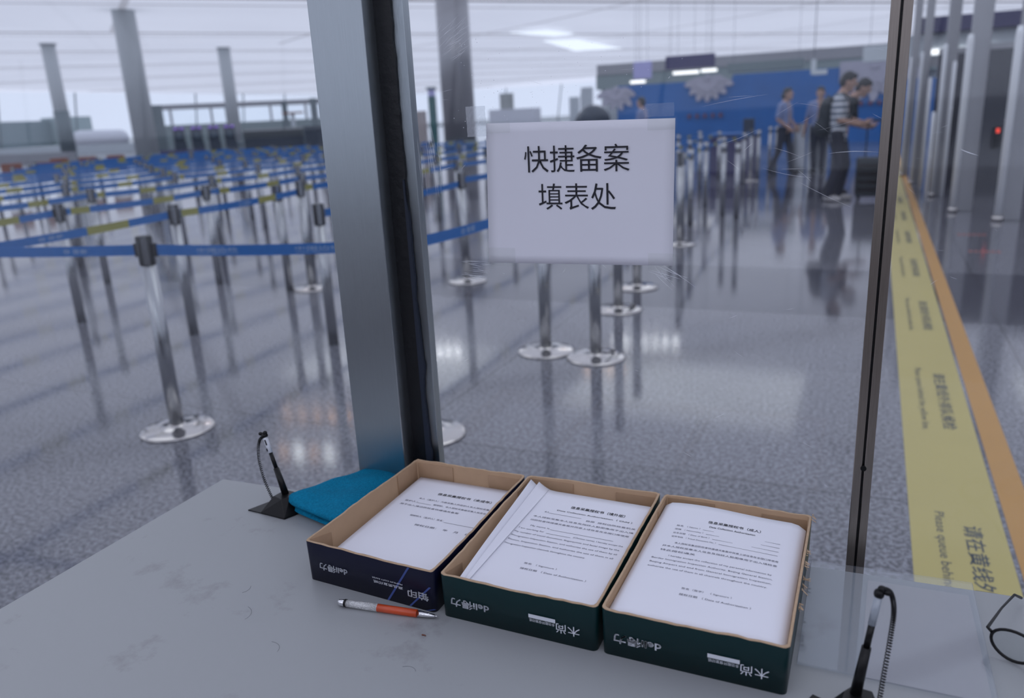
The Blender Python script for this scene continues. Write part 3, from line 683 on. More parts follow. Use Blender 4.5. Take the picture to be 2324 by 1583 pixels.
desk_pen('black counter pen with clear grey cap at the right, on the desk sheet', None,
         [(.0420, .812, .905), (.0500, .812, .901), (.0545, .812, .880), (.0535, .810, .845), (.0505, .806, .800), (.0480, .800, .765)],
         (.0400, .812, .908), (.0240, .796, .775), .46, 'clear', (.0210, .786, .7502), 'counter pens on cords')

# ---------------------------------------------------------------- clear desk sheet, plain greyish sheet under it, glasses
b = MB(); b.prism([(-.0400, .860), (.170, .862), (.1665, 1.112), (-.0400, 1.100)], .7530, .7560); tagp(b.build('desk_sheet', m=m_acr, bevel=.0005), 'clear plastic desk sheet on the table, right of the trays', 'desk mat')
b = MB(); b.prism([(.030, .866), (.165, .868), (.160, 1.085), (.036, 1.080)], .7502, .7508); o = b.build('plain_sheet', m=mat('greyish_sheet', (.42, .40, .41), .7)); tagp(o, 'plain greyish sheet lying under the clear desk sheet', 'paper')
t = empty('eyeglasses', 'black-rimmed eyeglasses on the table at the right edge, beside the desk sheet', 'glasses', (.224, .940, .7502), 0.5)
def ring(cx, sx): return [(cx + sx * .025 * math.cos(a) * (1 + .1 * math.sin(a)), -.002 * 0, .022 + .0195 * math.sin(a)) for a in [2 * PI * k / 28 for k in range(29)]]
for sgn in (-1, 1):
    P = ring(sgn * .033, 1); b = MB(); b.tube(P, .0019, 8, caps=False); rm = b.build('rim', t, m_black)
    b = MB(); b.poly([(x, 0, z) for x, y, z in P[:-1]]); b.build('lens', rm, m_lens)
    MB().tube([(sgn * .058, 0, .030), (sgn * .064, .004, .031), (sgn * .066, .06, .029), (sgn * .066, .11, .024), (sgn * .064, .135, .008)], [.0019, .0019, .0014, .0016, .002], 8).build('temple', t, m_black)
MB().tube([(-.010, 0, .028), (0, 0, .032), (.010, 0, .028)], .0018, 8).build('bridge', t, m_black)
t.rotation_euler = (math.radians(0), 0, math.radians(-24)); 

# ---------------------------------------------------------------- yellow floor strips
t = empty('yellow_floor_strip', 'wide pale yellow floor strip with black queueing words, behind the slim post', 'floor marking', (.345, 9, 0))
b = MB(); b.box(.205, .487, 1.2, 24, .0, .0012); T(b.build('strip', t, m_ytape))
def strip_text(s, xb, ht, y_start, y_end, nm, bold=0.0):
    me = text_mesh(s, 0, y_start - y_end, 0, ht, bold=bold, m=m_tink); xform(me, lambda c: Vector((xb + c.y, y_start - c.x, .0018))); T(link(nm, me, t))
for ys in (2.78, 4.47, 6.16, 7.85, 9.54, 11.23, 12.92, 1.09 + .0):
    if ys > 2: strip_text('请在黄线外排队候检', .365, .058, ys, ys - .80, 'printed_characters', bold=.01); strip_text('Please queue behind the yellow line.', .275, .040, ys + .075, ys - .83, 'printed_words')
b = MB(); b.box(.502, .594, 1.2, 24, 0, .0012); tagp(b.build('ochre_floor_strip', m=m_otape), 'narrow ochre floor strip running beside the pale yellow one', 'floor marking')
for k, (x, y) in enumerate(((.99, 9.35), (1.00, 8.32))):  # flat red bars painted for red display light mirrored in the floor
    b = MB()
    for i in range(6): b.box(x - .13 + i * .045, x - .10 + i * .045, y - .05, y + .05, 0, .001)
    tagp(b.build('floor_reflection', m=m_redtxt_refl), ('painted red reflection on the floor before the gate, the farther of two', 'painted red reflection on the floor before the gate, the nearer of two')[k], 'floor marking', 'painted red reflections by the gate')

# ================================================================== QUEUE POSTS
def pole_me(ztop):
    b = MB(); b.lathe([(.0345, 0.0), (.0345, ztop - .135)], 20); me = b.build('pole', m=m_steel); d = me.data; bpy.data.objects.remove(me); return d
def cas_me(ztop):
    b = MB(); b.mat(m_black); b.lathe([(.0352, ztop - .135), (.0358, ztop - .13), (.0358, ztop - .003), (.033, ztop)], 20)
    b.mat(m_steel)
    for a in range(4):
        q = PI / 4 + a * PI / 2; c, s_ = math.cos(q), math.sin(q); b.obox((.034 * c, .034 * s_, ztop - .066), (c, s_, 0), (-s_, c, 0), (0, 0, 1), .0025, .0135, .064)
    me = b.build('belt_cassette'); d = me.data; bpy.data.objects.remove(me); return d
def base_me():
    b = MB(); b.lathe([(.172, 0), (.176, .004), (.174, .010), (.160, .015), (.10, .019), (.045, .022), (.040, .030), (.036, .034)], 48); me = b.build('base_plate', m=m_plate); d = me.data; bpy.data.objects.remove(me); return d
def cap_me(ztop):
    b = MB(); b.mat(m_steel); b.lathe([(.0348, ztop - .135), (.0348, ztop - .010)], 20); b.mat(m_black); b.lathe([(.0352, ztop - .010), (.033, ztop)], 20)
    me = b.build('belt_cassette'); d = me.data; bpy.data.objects.remove(me); return d
PM = {z: (pole_me(z), cas_me(z)) for z in (.957, .93)}; PS = {z: (PM[z][0], cap_me(z)) for z in (.957, .93)}; BM_ = base_me()
def post(x, y, label, plated=True, to=None, group='queue posts', zt=None, yel=((.46, .60),), logos=(), clip=True, start=0.0, sag=.012):
    zt = zt or (.957 if plated else .93)
    t = empty('queue_post', label, 'queue post', (x, y, 0), group=group)
    pm, cm = (PS if x > -3.0 and y > 8 and not plated or label == LR else PM)[zt]; link('pole', pm, t); link('belt_cassette', cm, t)
    if plated: link('base_plate', BM_, t)
    if to:
        dx, dy = to[0] - x, to[1] - y; L_ = math.hypot(dx, dy); ux, uy = dx / L_, dy / L_; nx_, ny_ = -uy, ux
        s0, s1 = .040, L_ - .040; b = MB(); n = 24; cuts = [s0 + (s1 - s0) * i / n for i in range(n + 1)]
        for (a, e) in yel: cuts += [s0 + (s1 - s0) * a, s0 + (s1 - s0) * e]
        cuts = sorted(set(cuts)); zc = zt - .066; hw = .0245; zb = to[2] if len(to) > 2 else zc
        def zz(s): f = (s - s0) / (s1 - s0); return zc + (zb - zc) * f - sag * 4 * f * (1 - f)
        for a, e in zip(cuts, cuts[1:]):
            f = ((a + e) / 2 - s0) / (s1 - s0); b.mat(m_yel if any(p <= f <= q for p, q in yel) else m_blue)
            for sgn in (-1, 1):
                o_ = .0008 * sgn
                b.poly([(ux * a + nx_ * o_, uy * a + ny_ * o_, zz(a) - hw), (ux * e + nx_ * o_, uy * e + ny_ * o_, zz(e) - hw), (ux * e + nx_ * o_, uy * e + ny_ * o_, zz(e) + hw), (ux * a + nx_ * o_, uy * a + ny_ * o_, zz(a) + hw)])
        # remove the default ordering effects: two faces back to back make a thin ribbon
        bo = b.build('belt', t)
        if clip:
            b = MB(); c = Vector((ux * .045, uy * .045, zc)); b.obox(c, (ux, uy, 0), (nx_, ny_, 0), (0, 0, 1), .012, .009, .031); b.build('belt_clip', t, m_black, bevel=.002); b = MB(); c = Vector((ux * (L_ - .047), uy * (L_ - .047), zb)); b.obox(c, (ux, uy, 0), (nx_, ny_, 0), (0, 0, 1), .012, .009, .031); b.build('belt_clip', t, m_black, bevel=.002)
        for (f, s, wd, ht, rev) in logos:
            # print on the side that faces the camera
            mid = Vector((x + dx * f, y + dy * f)); side = 1 if (Vector((0, 0)) - mid).dot(Vector((nx_, ny_))) > 0 else -1
            me = text_mesh(s, -wd / 2, wd / 2, -ht / 2, ht / 2, bold=.01, m=m_beltw); dr = -side
            xform(me, lambda c: Vector((ux * (L_ * f + dr * c.x) + nx_ * side * .0016, uy * (L_ * f + dr * c.x) + ny_ * side * .0016, zz(L_ * f) + c.y + rev)))
            link('printed_logo', me, bo)
    return t
LR = 'slender steel queue post in the far row behind the notice, left of the officers'
G1 = 'queue posts with round base plates'; G2 = 'queue posts without base plates'
zA = .957 - .066
post(-3.04, 2.62, 'steel queue post on a round base, nearest one left of the wide column', True, (-1.80, 2.94), G1, yel=(), logos=((.28, '中国边检', .20, .018, .003), (.28, 'CHINA IMMIGRATION', .20, .006, -.013), (.66, '中国边检', .22, .018, .003), (.66, 'CHINA IMMIGRATION', .22, .006, -.013)))
post(-5.05, 2.35, 'steel queue post on a round base beyond the left edge of the near belt', True, (-3.04, 2.62), G1, yel=(), logos=((.80, '◎ 首都', .14, .022, 0), (.50, '◎ 首都', .14, .022, 0)))
post(-1.80, 2.94, 'steel queue post standing behind the wide column, only its base plate showing', True, (-1.76, 4.33), G1, yel=(), logos=((.36, '◎ 首都', .14, .028, 0),))
post(-1.76, 4.33, 'steel queue post on a round base below the notice, left of the touching pair', True, None, G1)
post(-1.42, 4.28, 'steel queue post on a round base below the notice, right of the touching pair', True, None, G1)
post(-1.63, 5.45, 'steel queue post just behind the touching pair below the notice', True, None, G1)
post(-1.70, 6.22, 'steel queue post on the dark floor band below the notice', True, None, G1)
post(-3.25, 6.19, 'steel queue post on a round base under the scratches left of the notice', True, (-3.30, 8.25), G1, yel=((.30, .42),))
post(-4.54, 5.63, 'steel queue post on a round base just left of the wide column, farther back', True, (-4.65, 7.25), G1, yel=((.02, .10),))
post(-4.70, 5.52, 'steel queue post leaning close beside its twin, left of the wide column', False, None, G2)
post(-4.30, 2.20, 'steel queue post at the far left starting the second belt', False, (-4.40, 4.08), G2, yel=((.62, .80),), logos=((.48, '◎ 首都', .16, .022, 0),))
post(-4.40, 4.08, 'steel queue post behind and right of the nearest one, yellow belt patch at its right', False, (-4.54, 5.63), G2, yel=((.02, .14), (.62, .78)), logos=((.50, '◎ 首都', .14, .022, 0),))
post(-3.20, 4.12, 'steel queue post with black top just left of the wide column, without a base plate', False, (-3.25, 6.19), G2, yel=((.50, .62),), logos=((.12, '◎ 首都', .12, .022, 0),))
post(-5.66, 4.15, 'steel queue post at the left behind the near belt, without a base plate', False, (-5.62, 5.62), G2, yel=((.04, .16), (.6, .76)))
post(-5.55, 2.7, 'steel queue post outside the left edge, feeding the third belt', False, (-5.66, 4.15), G2, yel=((.6, .78),))
post(-5.62, 5.62, 'steel queue post in the third lane from the column, behind the post at the left', False, (-5.68, 7.1), G2, yel=((.1, .2), (.6, .74)))
GF = 'distant queue posts of the maze left of the column'; LF = 'small distant steel queue post among the blue and yellow belts of the maze'
random.seed(9)
lanes = []
for k, (x, y0, y1) in enumerate(((-4.65, 7.25, 18), (-5.68, 7.1, 18), (-6.85, 3.9, 18), (-8.05, 4.6, 18.5), (-9.25, 5.4, 18.5), (-10.45, 6.2, 19), (-11.65, 7.2, 19), (-12.85, 8.2, 19), (-14.05, 9.2, 19.5), (-15.25, 10.4, 19.5), (-16.45, 11.6, 19.5), (-17.65, 12.6, 19.5))):
    P = []; y = y0
    while y < y1: P.append((x + (random.uniform(-.06, .06) if y > y0 + .1 else 0), y)); y += 1.55 + random.uniform(-.08, .08)
    lanes.append(P)
for P in lanes:
    for i, (x, y) in enumerate(P):
        c = random.uniform(.35, .6); post(x, y, LF, False, P[i + 1] if i + 1 < len(P) else None, GF, yel=((c, c + .14), (.02, .08)) if i % 3 else ((c, c + .14),), clip=False)
GR = 'distant queue posts seen right of the notice and under its left edge'; LR = 'slender steel queue post in the far row behind the notice, left of the officers'
P = [(-3.30, 8.25), (-3.30, 9.95), (-3.35, 11.7), (-3.35, 13.4), (-3.35, 15.2), (-3.3, 17.0)]
for i, (x, y) in enumerate(P): post(x, y, LR, False, P[i + 1] if i + 1 < len(P) else None, GR, yel=((.4, .55),), clip=False)
post(-1.83, 8.40, 'steel queue post whose base plate peeks out at the right edge of the notice', True, (-1.94, 9.02), G1, yel=((.4, .6),), clip=False)
P = [(-1.94, 9.02), (-2.01, 9.83), (-2.18, 11.7), (-2.2, 13.3), (-2.12, 15.0)]
for i, (x, y) in enumerate(P): post(x, y, LR, False, P[i + 1] if i + 1 < len(P) else (-2.12, 15.9), GR, yel=((.4, .58),), clip=False)
P = [(-2.5, 10.9), (-2.6, 12.6), (-2.84, 14.68), (-2.8, 16.4)]
for i, (x, y) in enumerate(P): post(x, y, LR, False, P[i + 1] if i + 1 < len(P) else None, GR, yel=((.4, .58),), clip=False)
post(-1.77, 10.73, 'bright steel queue post standing alone before the navy counter, nearer the notice', False, None, G2, zt=.957)
post(-1.55, 10.45, 'bright steel queue post before the right end of the navy counter', False, None, G2, zt=.957)
post(-2.12, 15.90, 'steel queue post of the tight far cluster left of the officers, with base plate', True, None, G1)
post(-2.03, 16.25, 'steel queue post crowded behind the base-plated one in the far cluster', False, None, G2)
for k, x in enumerate((-2.05, -1.92, -1.55, -1.35, -.78, -.62)):
    post(x, 18.3, 'pale steel post behind the two officers, ' + ('leftmost of the row', 'second from the left in the row', 'third from the left, behind the woman officer', 'just right of the woman officer', 'second from the right in the row', 'rightmost, behind the backpack')[k], False, None, 'posts behind the officers', clip=False)

# ================================================================== PEOPLE
def blob(name, prims, voxel, m, parent, smooth=4):
    b = MB()
    for p in prims:
        if p[0] == 'c':      # tapered capsule  a, b, ra, rb
            _, a, c, ra, rb = p; b.tube([a, c], [ra, rb], 14); b.sphere(a, ra, n=8); b.sphere(c, rb, n=8)
        else: b.sphere(p[1], 1, p[2], 10, rot=p[3] if len(p) > 3 else None)
    o = b.build('tmp', m=m); r = o.modifiers.new('r', 'REMESH'); r.mode = 'VOXEL'; r.voxel_size = voxel; r.use_smooth_shade = True
    s = o.modifiers.new('s', 'SMOOTH'); s.iterations = smooth; s.factor = .5
    dg = bpy.context.evaluated_depsgraph_get(); me = bpy.data.meshes.new_from_object(o.evaluated_get(dg)); bpy.data.objects.remove(o); me.name = name
    me.materials.clear(); me.materials.append(m)
    for f in me.polygons: f.use_smooth = True
    return link(name, me, parent)
def hand(wr, d, n, side):
    """palm and five fingers; d along the hand, n out of the back of the hand"""
    wr, d, n = Vector(wr), Vector(d).normalized(), Vector(n); n = (n - d * n.dot(d)).normalized(); s = d.cross(n).normalized() * side
    pr = [('c', wr, wr + d * .03, .024, .026)]
    for k in range(4):
        o = s * (.026 - .0175 * k); a = wr + d * .035 + o; ln = (.036, .041, .038, .030)[k]; k1 = a + d * .045; k2 = k1 + (d * .85 - n * .5).normalized() * ln; k3 = k2 + (d * .35 - n * .9).normalized() * ln * .75
        pr += [('c', wr + o * .6 + d * .01, k1, .014, .0105), ('c', k1, k2, .0098, .0088), ('c', k2, k3, .0088, .0075)]
    th = wr + d * .02 + s * .026; t1 = th + (d * .7 + s * .7 - n * .3).normalized() * .04; t2 = t1 + (d * .9 + s * .1 - n * .3).normalized() * .032
    return pr + [('c', wr + d * .01, th, .018, .015), ('c', th, t1, .0135, .011), ('c', t1, t2, .011, .0085)]
def person(label, loc, rz, ht, J, shirt, trousers, shoes, hairstyle='short', group=None, shirt_h=0.0):
    """x forward, y left; joints J for a 1.75 m figure"""
    t = empty('person', label, 'person', loc, rz, group); k = ht / 1.75
    V = {a: Vector(b) * k for a, b in J.items()}; head, neck, chest, hip = V['head'], V['neck'], V['chest'], V['hip']
    hd = Vector(J.get('look', (1, 0, 0))).normalized(); rot = Vector((1, 0, 0)).rotation_difference(hd)
    H = lambda v: head + rot @ (Vector(v) * k)
    body = [('e', head, (.095 * k, .078 * k, .118 * k), rot), ('e', H((.018, 0, -.045)), (.072 * k, .060 * k, .078 * k), rot),
            ('c', H((.098, 0, .015)), H((.112, 0, -.022)), .009 * k, .015 * k), ('c', H((.082, .018, -.062)), H((.082, -.018, -.062)), .011 * k, .011 * k), ('c', H((.070, 0, -.10)), H((.055, 0, -.10)), .024 * k, .03 * k),
            ('e', H((0, .082, -.01)), (.018 * k, .010 * k, .030 * k), rot), ('e', H((0, -.082, -.01)), (.018 * k, .010 * k, .030 * k), rot),
            ('c', H((-.015, 0, -.08)), neck, .056 * k, .060 * k), ('c', neck, chest, .075 * k, .11 * k), ('c', chest, hip, .11 * k, .125 * k)]
    sh = []; tr = []
    for sd, s in (('L', 1), ('R', -1)):
        S_, E_, W_ = V['sh' + sd], V['el' + sd], V['wr' + sd]; K_, A_ = V['kn' + sd], V['an' + sd]; hp = hip + Vector((0, s * .09 * k, -.02 * k)); toe = A_ + Vector(J.get('toe' + sd, (.15, s * .02, -.045))) * k
        body += [('c', neck, S_, .055 * k, .052 * k), ('c', S_, E_, .046 * k, .038 * k), ('c', E_, W_, .037 * k, .026 * k), ('c', hp, K_, .078 * k, .052 * k), ('c', K_, A_, .05 * k, .035 * k), ('c', A_ - Vector((0, 0, .03 * k)), toe, .034 * k, .028 * k)]
        hdir = Vector(J.get('hd' + sd, tuple((W_ - E_).normalized()))); body += hand(W_, hdir, J.get('hn' + sd, (0, s, 0)), -s if J.get('flip') else s)
        el2 = S_.lerp(E_, .82); sh += [('c', neck + Vector((0, 0, -.02)), S_, .062 * k, .066 * k), ('c', S_, el2, .066 * k, .060 * k)]
        tr += [('c', hp, K_, .098 * k, .070 * k), ('c', K_, A_ + Vector((0, 0, .01)), .068 * k, .058 * k), ('c', hip + Vector((0, s * .05 * k, .02)), hp, .105 * k, .10 * k)]
        sm = [('c', A_ - Vector((.02 * k, 0, .030 * k)), toe, .044 * k, .036 * k), ('c', A_, A_ - Vector((0, 0, .02)), .045 * k, .045 * k)]
        blob('shoe', sm, .012, shoes, t)
    low = hip + Vector((0, 0, .02 - shirt_h)) * k
    for s in (-1, 1): sh += [('c', chest + Vector((0, s * .07, .02)) * k, low + Vector((0, s * .055 * k, 0)), .118 * k, .112 * k), ('c', neck + Vector((0, s * .05 * k, -.06 * k)), chest + Vector((0, s * .08, 0)) * k, .085 * k, .115 * k)]
    blob('body', body, .0075, m_skin, t, 3); blob('shirt', sh, .014, shirt, t, 5); blob('trousers', tr, .014, trousers, t, 4)
    b = MB()
    for s in (-1, 1): b.sphere(H((.084, s * .032, .012)), .011 * k, n=6)
    b.build('eyes', t, m_hair)
    hr = [('e', H((-.018, 0, .030)), (.098 * k, .088 * k, .108 * k), rot), ('e', H((-.045, 0, -.005)), (.075 * k, .085 * k, .10 * k), rot), ('e', H((.035, 0, .085)), (.055 * k, .065 * k, .042 * k), rot)]
    if hairstyle == 'bun': hr += [('e', H((-.115, 0, -.04)), (.045 * k, .045 * k, .045 * k)), ('e', H((-.05, 0, -.05)), (.065 * k, .07 * k, .07 * k))]
    blob('hair', hr, .012, m_hair, t, 3)
    return t
base = dict(head=(.03, 0, 1.635), neck=(0, 0, 1.47), chest=(.0, 0, 1.27), hip=(0, 0, .95), shL=(0, .18, 1.41), shR=(0, -.18, 1.41), elL=(-.02, .23, 1.12), elR=(-.02, -.23, 1.12), wrL=(.05, .22, .88), wrR=(.05, -.22, .88),
            knL=(.02, .10, .50), knR=(.02, -.10, .50), anL=(-.02, .11, .08), anR=(-.02, -.11, .08))
def J(**k): d = dict(base); d.update(k); return d
# man in striped shirt, facing right, looking down at his phone
m1 = person('man in a white and grey striped shirt with a black backpack, holding a phone', (-.47, 12.5, 0), math.radians(-8), 1.765,
            J(head=(.09, 0, 1.625), neck=(.02, 0, 1.46), look=(1, 0, -.30), elL=(.06, .22, 1.13), wrL=(.30, .10, 1.07), elR=(.04, -.23, 1.12), wrR=(.29, -.10, 1.05), hnL=(0, .6, -.8), hnR=(0, -.6, -.8), hdL=(1, -.15, .05), hdR=(1, .15, .05),
              knR=(.06, -.10, .50), anR=(-.07, -.12, .08), knL=(.10, .10, .50), anL=(.03, .11, .08)), m_stripe, m_jean, m_shoew, shirt_h=.08)
t = empty('backpack', 'black backpack worn by the man in the striped shirt', 'bag', (-.47 - .18, 12.51, 1.04), math.radians(-8))
blob('pack_body', [('e', (0, 0, .17), (.11, .16, .24)), ('e', (-.02, 0, .02), (.12, .16, .17)), ('e', (.03, 0, .30), (.09, .14, .12)), ('e', (-.10, 0, -.02), (.07, .12, .11))], .018, m_pack, t)
for s in (-1, 1): MB().tube([(.05, s * .10, .34), (.14, s * .11, .44), (.24, s * .12, .44), (.325, s * .12, .34), (.335, s * .125, .18), (.27, s * .14, .04), (.06, s * .12, -.04)], .016, 8).build('shoulder_strap', t, m_pack)
MB().tube([(.02, -.03, .41), (-.01, 0, .45), (.02, .03, .41)], .007, 6).build('top_handle', t, m_pack)
b = MB(); b.box(-.005, .005, -.036, .036, -.075, .075); o = b.build('mobile_phone', m=m_black, bevel=.003); o.location = (-.07, 12.395, 1.045); o.rotation_euler = (0, math.radians(-62), 0); tagp(o, 'black phone in the hands of the man in the striped shirt', 'phone')
# second man, leaning forward behind him
m2 = person('man in a black t-shirt leaning over behind the striped shirt, beside the suitcase', (-.43, 13.25, 0), math.radians(-10), 1.74,
            J(hip=(-.12, 0, .93), chest=(-.02, 0, 1.24), neck=(.10, 0, 1.43), head=(.24, 0, 1.57), look=(1, 0, -.55), shL=(.07, .18, 1.37), shR=(.07, -.18, 1.37), elL=(.10, .22, 1.09), wrL=(.33, .13, 1.02), elR=(.09, -.22, 1.08), wrR=(.34, -.12, 1.0),
              hdL=(1, -.1, 0), hdR=(1, .1, 0), hnL=(0, .5, -.9), hnR=(0, -.5, -.9), knL=(-.04, .1, .5), knR=(-.02, -.1, .5), anL=(-.10, .11, .08), anR=(-.16, -.11, .08)), m_tee, m_jean, m_shoe)
# officer, facing right
m3 = person('woman officer in a light blue shirt and dark trousers, hair tied back, facing right', (-1.68, 17.35, 0), math.radians(-22), 1.67,
            J(head=(.05, 0, 1.635), look=(1, .0, .06), elL=(.0, .25, 1.13), wrL=(.19, .15, .94), elR=(-.03, -.25, 1.14), wrR=(.17, -.13, .95), hnL=(.3, 1, 0), hnR=(.3, -1, 0), knL=(.08, .13, .50), anL=(.10, .16, .08), knR=(-.02, -.14, .51), anR=(-.20, -.17, .08)), m_uni, m_trou, m_shoe, hairstyle='bun')
m4 = person('officer in a light blue shirt facing us, right arm hanging, partly behind the backpack', (-1.04, 17.6, 0), math.radians(-95), 1.66,
            J(elR=(-.02, .0, 0) if False else (-.03, -.25, 1.13), wrR=(.02, -.30, .86), wrL=(.05, .24, .86), knL=(.03, .10, .50), anL=(-.02, .09, .08), anR=(0, -.07, .08), knR=(.03, -.09, .5)), m_uni, m_trou, m_shoe)
m5 = person('distant person in a light shirt before the blue wall, just above the notice', (-5.05, 19.0, 0), math.radians(175), 1.68,
            J(wrL=(.22, .08, 1.08), elL=(.05, .22, 1.12), wrR=(.22, -.08, 1.10), elR=(.05, -.22, 1.12)), m_uni, m_trou, m_shoe)
# ---------------------------------------------------------------- suitcase
t = empty('suitcase', 'black wheeled suitcase with its pull handle up, beside the two men', 'suitcase', (.0, 12.55, 0), math.radians(4))
b = MB(); b.box(-.21, .21, -.13, .13, .06, .60); b.build('shell', t, m_pack, bevel=.03)
for z in (.16, .27, .38, .49): b = MB(); b.box(-.19, .19, -.137, -.128, z - .035, z + .035); b.build('front_rib', t, m_black, bevel=.004)
for sx in (-1, 1):
    for sy in (-1, 1): b = MB(); b.tube([(sx * .16 - .012, sy * .09, .028), (sx * .16 + .012, sy * .09, .028)], .028, 14); b.box(sx * .16 - .02, sx * .16 + .02, sy * .09 - .01, sy * .09 + .01, .03, .07); b.build('wheel', t, m_black)
b = MB(); b.tube([(-.095, .08, .60), (-.095, .08, 1.10)], .010, 8); b.tube([(.095, .08, .60), (.095, .08, 1.10)], .010, 8); b.tube([(-.11, .08, 1.10), (.11, .08, 1.10)], .014, 8); b.build('pull_handle', t, m_black)

# ================================================================== FAR RIGHT: blue wall, fascia, gate
t = empty('blue_backdrop_wall', 'blue backdrop wall with pale lilac flower petals behind the officers', 'display wall', (-2.0, 30, 0))
b = MB(); b.box(-8.93, -4.71, 30, 30.2, 0, 2.29); b.box(-4.71, -1.23, 29.97, 30.2, 0, 2.43); b.box(-1.23, 6.4, 30, 30.2, 0, 1.94); T(b.build('panel', t, m_wallb))
b = MB(); b.box(-1.23, 1.45, 30.02, 30.18, 1.94, 2.61); T(b.build('upper_panel', t, m_petal))
def flower(cx, cz, R, a0, a1, n, y=29.93):
    b = MB()
    for ring_, (rr, off) in enumerate(((1.0, 0), (.78, .5), (.55, 0))):
        for k in range(n):
            a = math.radians(a0 + (a1 - a0) * (k + .5 + off * .5) / n); L_ = R * rr * random.uniform(.90, 1.04); wd = R * .135 * (rr ** .5)
            d_ = Vector((math.cos(a), 0, math.sin(a))); nn = Vector((-d_.z, 0, d_.x)); o = Vector((cx, y - .030 * ring_ - .0022 * k - .002, cz)); P = []
            for q in range(9):
                s_ = q / 8; P.append(o + d_ * (.06 + (L_ - .06) * s_) + nn * (wd * (.25 + .9 * math.sin(PI * min(1, s_) * .95)) if q < 8 else 0))
            for q in range(7, 0, -1):
                s_ = q / 8; P.append(o + d_ * (.06 + (L_ - .06) * s_) - nn * wd * (.25 + .9 * math.sin(PI * min(1, s_) * .95)))
            vs = [b.bm.verts.new(p) for p in P]; v2 = [b.bm.verts.new(p + Vector((0, .0012, 0))) for p in P]
            b._f(vs); b._f(v2[::-1])
            for i in range(len(P)): b._f([vs[i], vs[(i + 1) % len(P)], v2[(i + 1) % len(P)], v2[i]])
    b.tube([(cx, y - .12, cz), (cx, y, cz)], .10, 16)
    T(b.build('flower_relief', t, m_petal))
random.seed(4)
flower(-5.57, 2.40, .94, 185, 355, 7, 29.9); flower(-.14, 2.43, 1.14, 190, 350, 7); flower(-8.93, 2.19, .86, 185, 355, 6)
for (cx, cz) in ((-5.64, 1.09), (-.21, 1.26)):
    b = MB()
    for i in range(5):
        x = cx - .57 + i * .28
        for q in range(3): b.box(x - .06, x + .06, 29.90, 29.97, cz - .06 + q * .045, cz - .04 + q * .045)
        b.box(x - .012, x + .012, 29.90, 29.97, cz - .08, cz + .08)
    T(b.build('red_lettering', t, m_redtxt_refl))
t = empty('navy_counter', 'low dark navy counter in front of the blue wall, left of the officers', 'counter', (-2.7, 17.6, 0)); b = MB(); b.box(-.45, .45, -.3, .3, .0, .80); b.build('body', t, m_indigo, bevel=.01); b = MB(); b.box(-.48, .48, -.33, .33, .80, .84); b.build('countertop', t, m_wallb); b = MB(); b.box(.18, .40, -.05, .05, .84, 1.12); b.build('monitor', t, m_kio, bevel=.01)
for k, (x, wd) in enumerate(((-1.42, .13), (-1.06, .20))):
    t = empty('steel_gate_cabinet', ('slim pale steel cabinet right behind the woman officer', 'wider pale steel cabinet between the two officers')[k], 'cabinet', (x, 18.0, 0), group='steel cabinets behind the officers'); b = MB(); b.box(-wd, wd, -.15, .15, 0, .94); b.build('body', t, m_steelp, bevel=.01); b = MB(); b.box(-wd, wd, -.16, .16, .94, .97); b.build('lid', t, m_plate)
# rounded booth shell left of the distant person
t = empty('booth_shell', 'dark rounded booth back in front of the blue wall, at the left above the notice', 'booth', (-6.25, 19.0, 0)); blob('hood', [('e', (0, 0, 1.22), (.42, .3, .36)), ('c', (-.1, 0, .3), (-.1, 0, 1.1), .4, .4)], .04, m_kio, t)
# fascia building
t = empty('bulkhead', 'long grey bulkhead under the white roof behind the blue wall', 'bulkhead', (0, 38, 0))
b = MB(); b.box(-12.3, 28, 38, 39, 3.07, 3.53); T(b.build('upper_band', t, m_grey)); b = MB(); b.box(-12.35, 28, 38.05, 39, 2.41, 3.07); T(b.build('lower_band', t, m_teal))
for x in (-12.0, -10.6, -9.3): b = MB(); b.box(x - .15, x + .15, 38.2, 38.5, 0, 2.45); T(b.build('support', t, m_pale))
b = MB(); b.box(-12.2, 28, 39, 39.1, 0, 2.45); T(b.build('rear_panel', t, m_pale))
def simple(name, label, cat, m, bx, group=None, bevel=0):
    b = MB(); cx, cy, cz = (bx[0] + bx[1]) / 2, (bx[2] + bx[3]) / 2, bx[4]; b.box(bx[0] - cx, bx[1] - cx, bx[2] - cy, bx[3] - cy, 0, bx[5] - bx[4]); o = b.build(name, m=m, loc=(cx, cy, cz), bevel=bevel); return tagp(o, label, cat, group)
def hung(name, label, m, bx, group=None, cat='sign'):
    t = empty(name, label, cat, ((bx[0] + bx[1]) / 2, (bx[2] + bx[3]) / 2, bx[4]), group=group); b = MB(); b.box(*bx); T(b.build('face', t, m, bevel=.01), t)
    for x in (bx[0] + .15, bx[1] - .15): b = MB(); b.tube([(x, (bx[2] + bx[3]) / 2, bx[5]), (x, (bx[2] + bx[3]) / 2, 7.9)], .005, 5); T(b.build('hanger_rod', t, m_steel), t)
hung('hanging_sign', 'long dark indigo hanging sign above the blue wall', m_indigo, (-6.63, -5.0, 28.0, 28.12, 2.66, 3.08))
hung('hanging_sign', 'small lilac hanging screen left of the long indigo sign', m_lilac, (-7.75, -7.12, 28.0, 28.1, 2.42, 2.98))
for k, (x0, x1, z) in enumerate(((-6.45, -5.6, 2.50), (-5.5, -5.0, 2.52), (-7.95, -7.45, 2.30))):
    hung('light_box', ('long white light box under the indigo sign', 'short white light box right of the long one under the indigo sign', 'short white light box under the lilac screen')[k], m_lamp, (x0, x1, 28.3, 28.5, z, z + .09), 'light boxes along the bulkhead', 'light')
hung('pipe_tray', 'dark cable and pipe tray between the bulkhead and the blue wall', m_cold, (-4.5, -2.2, 27.5, 28.0, 2.42, 2.70), None, 'cable tray')
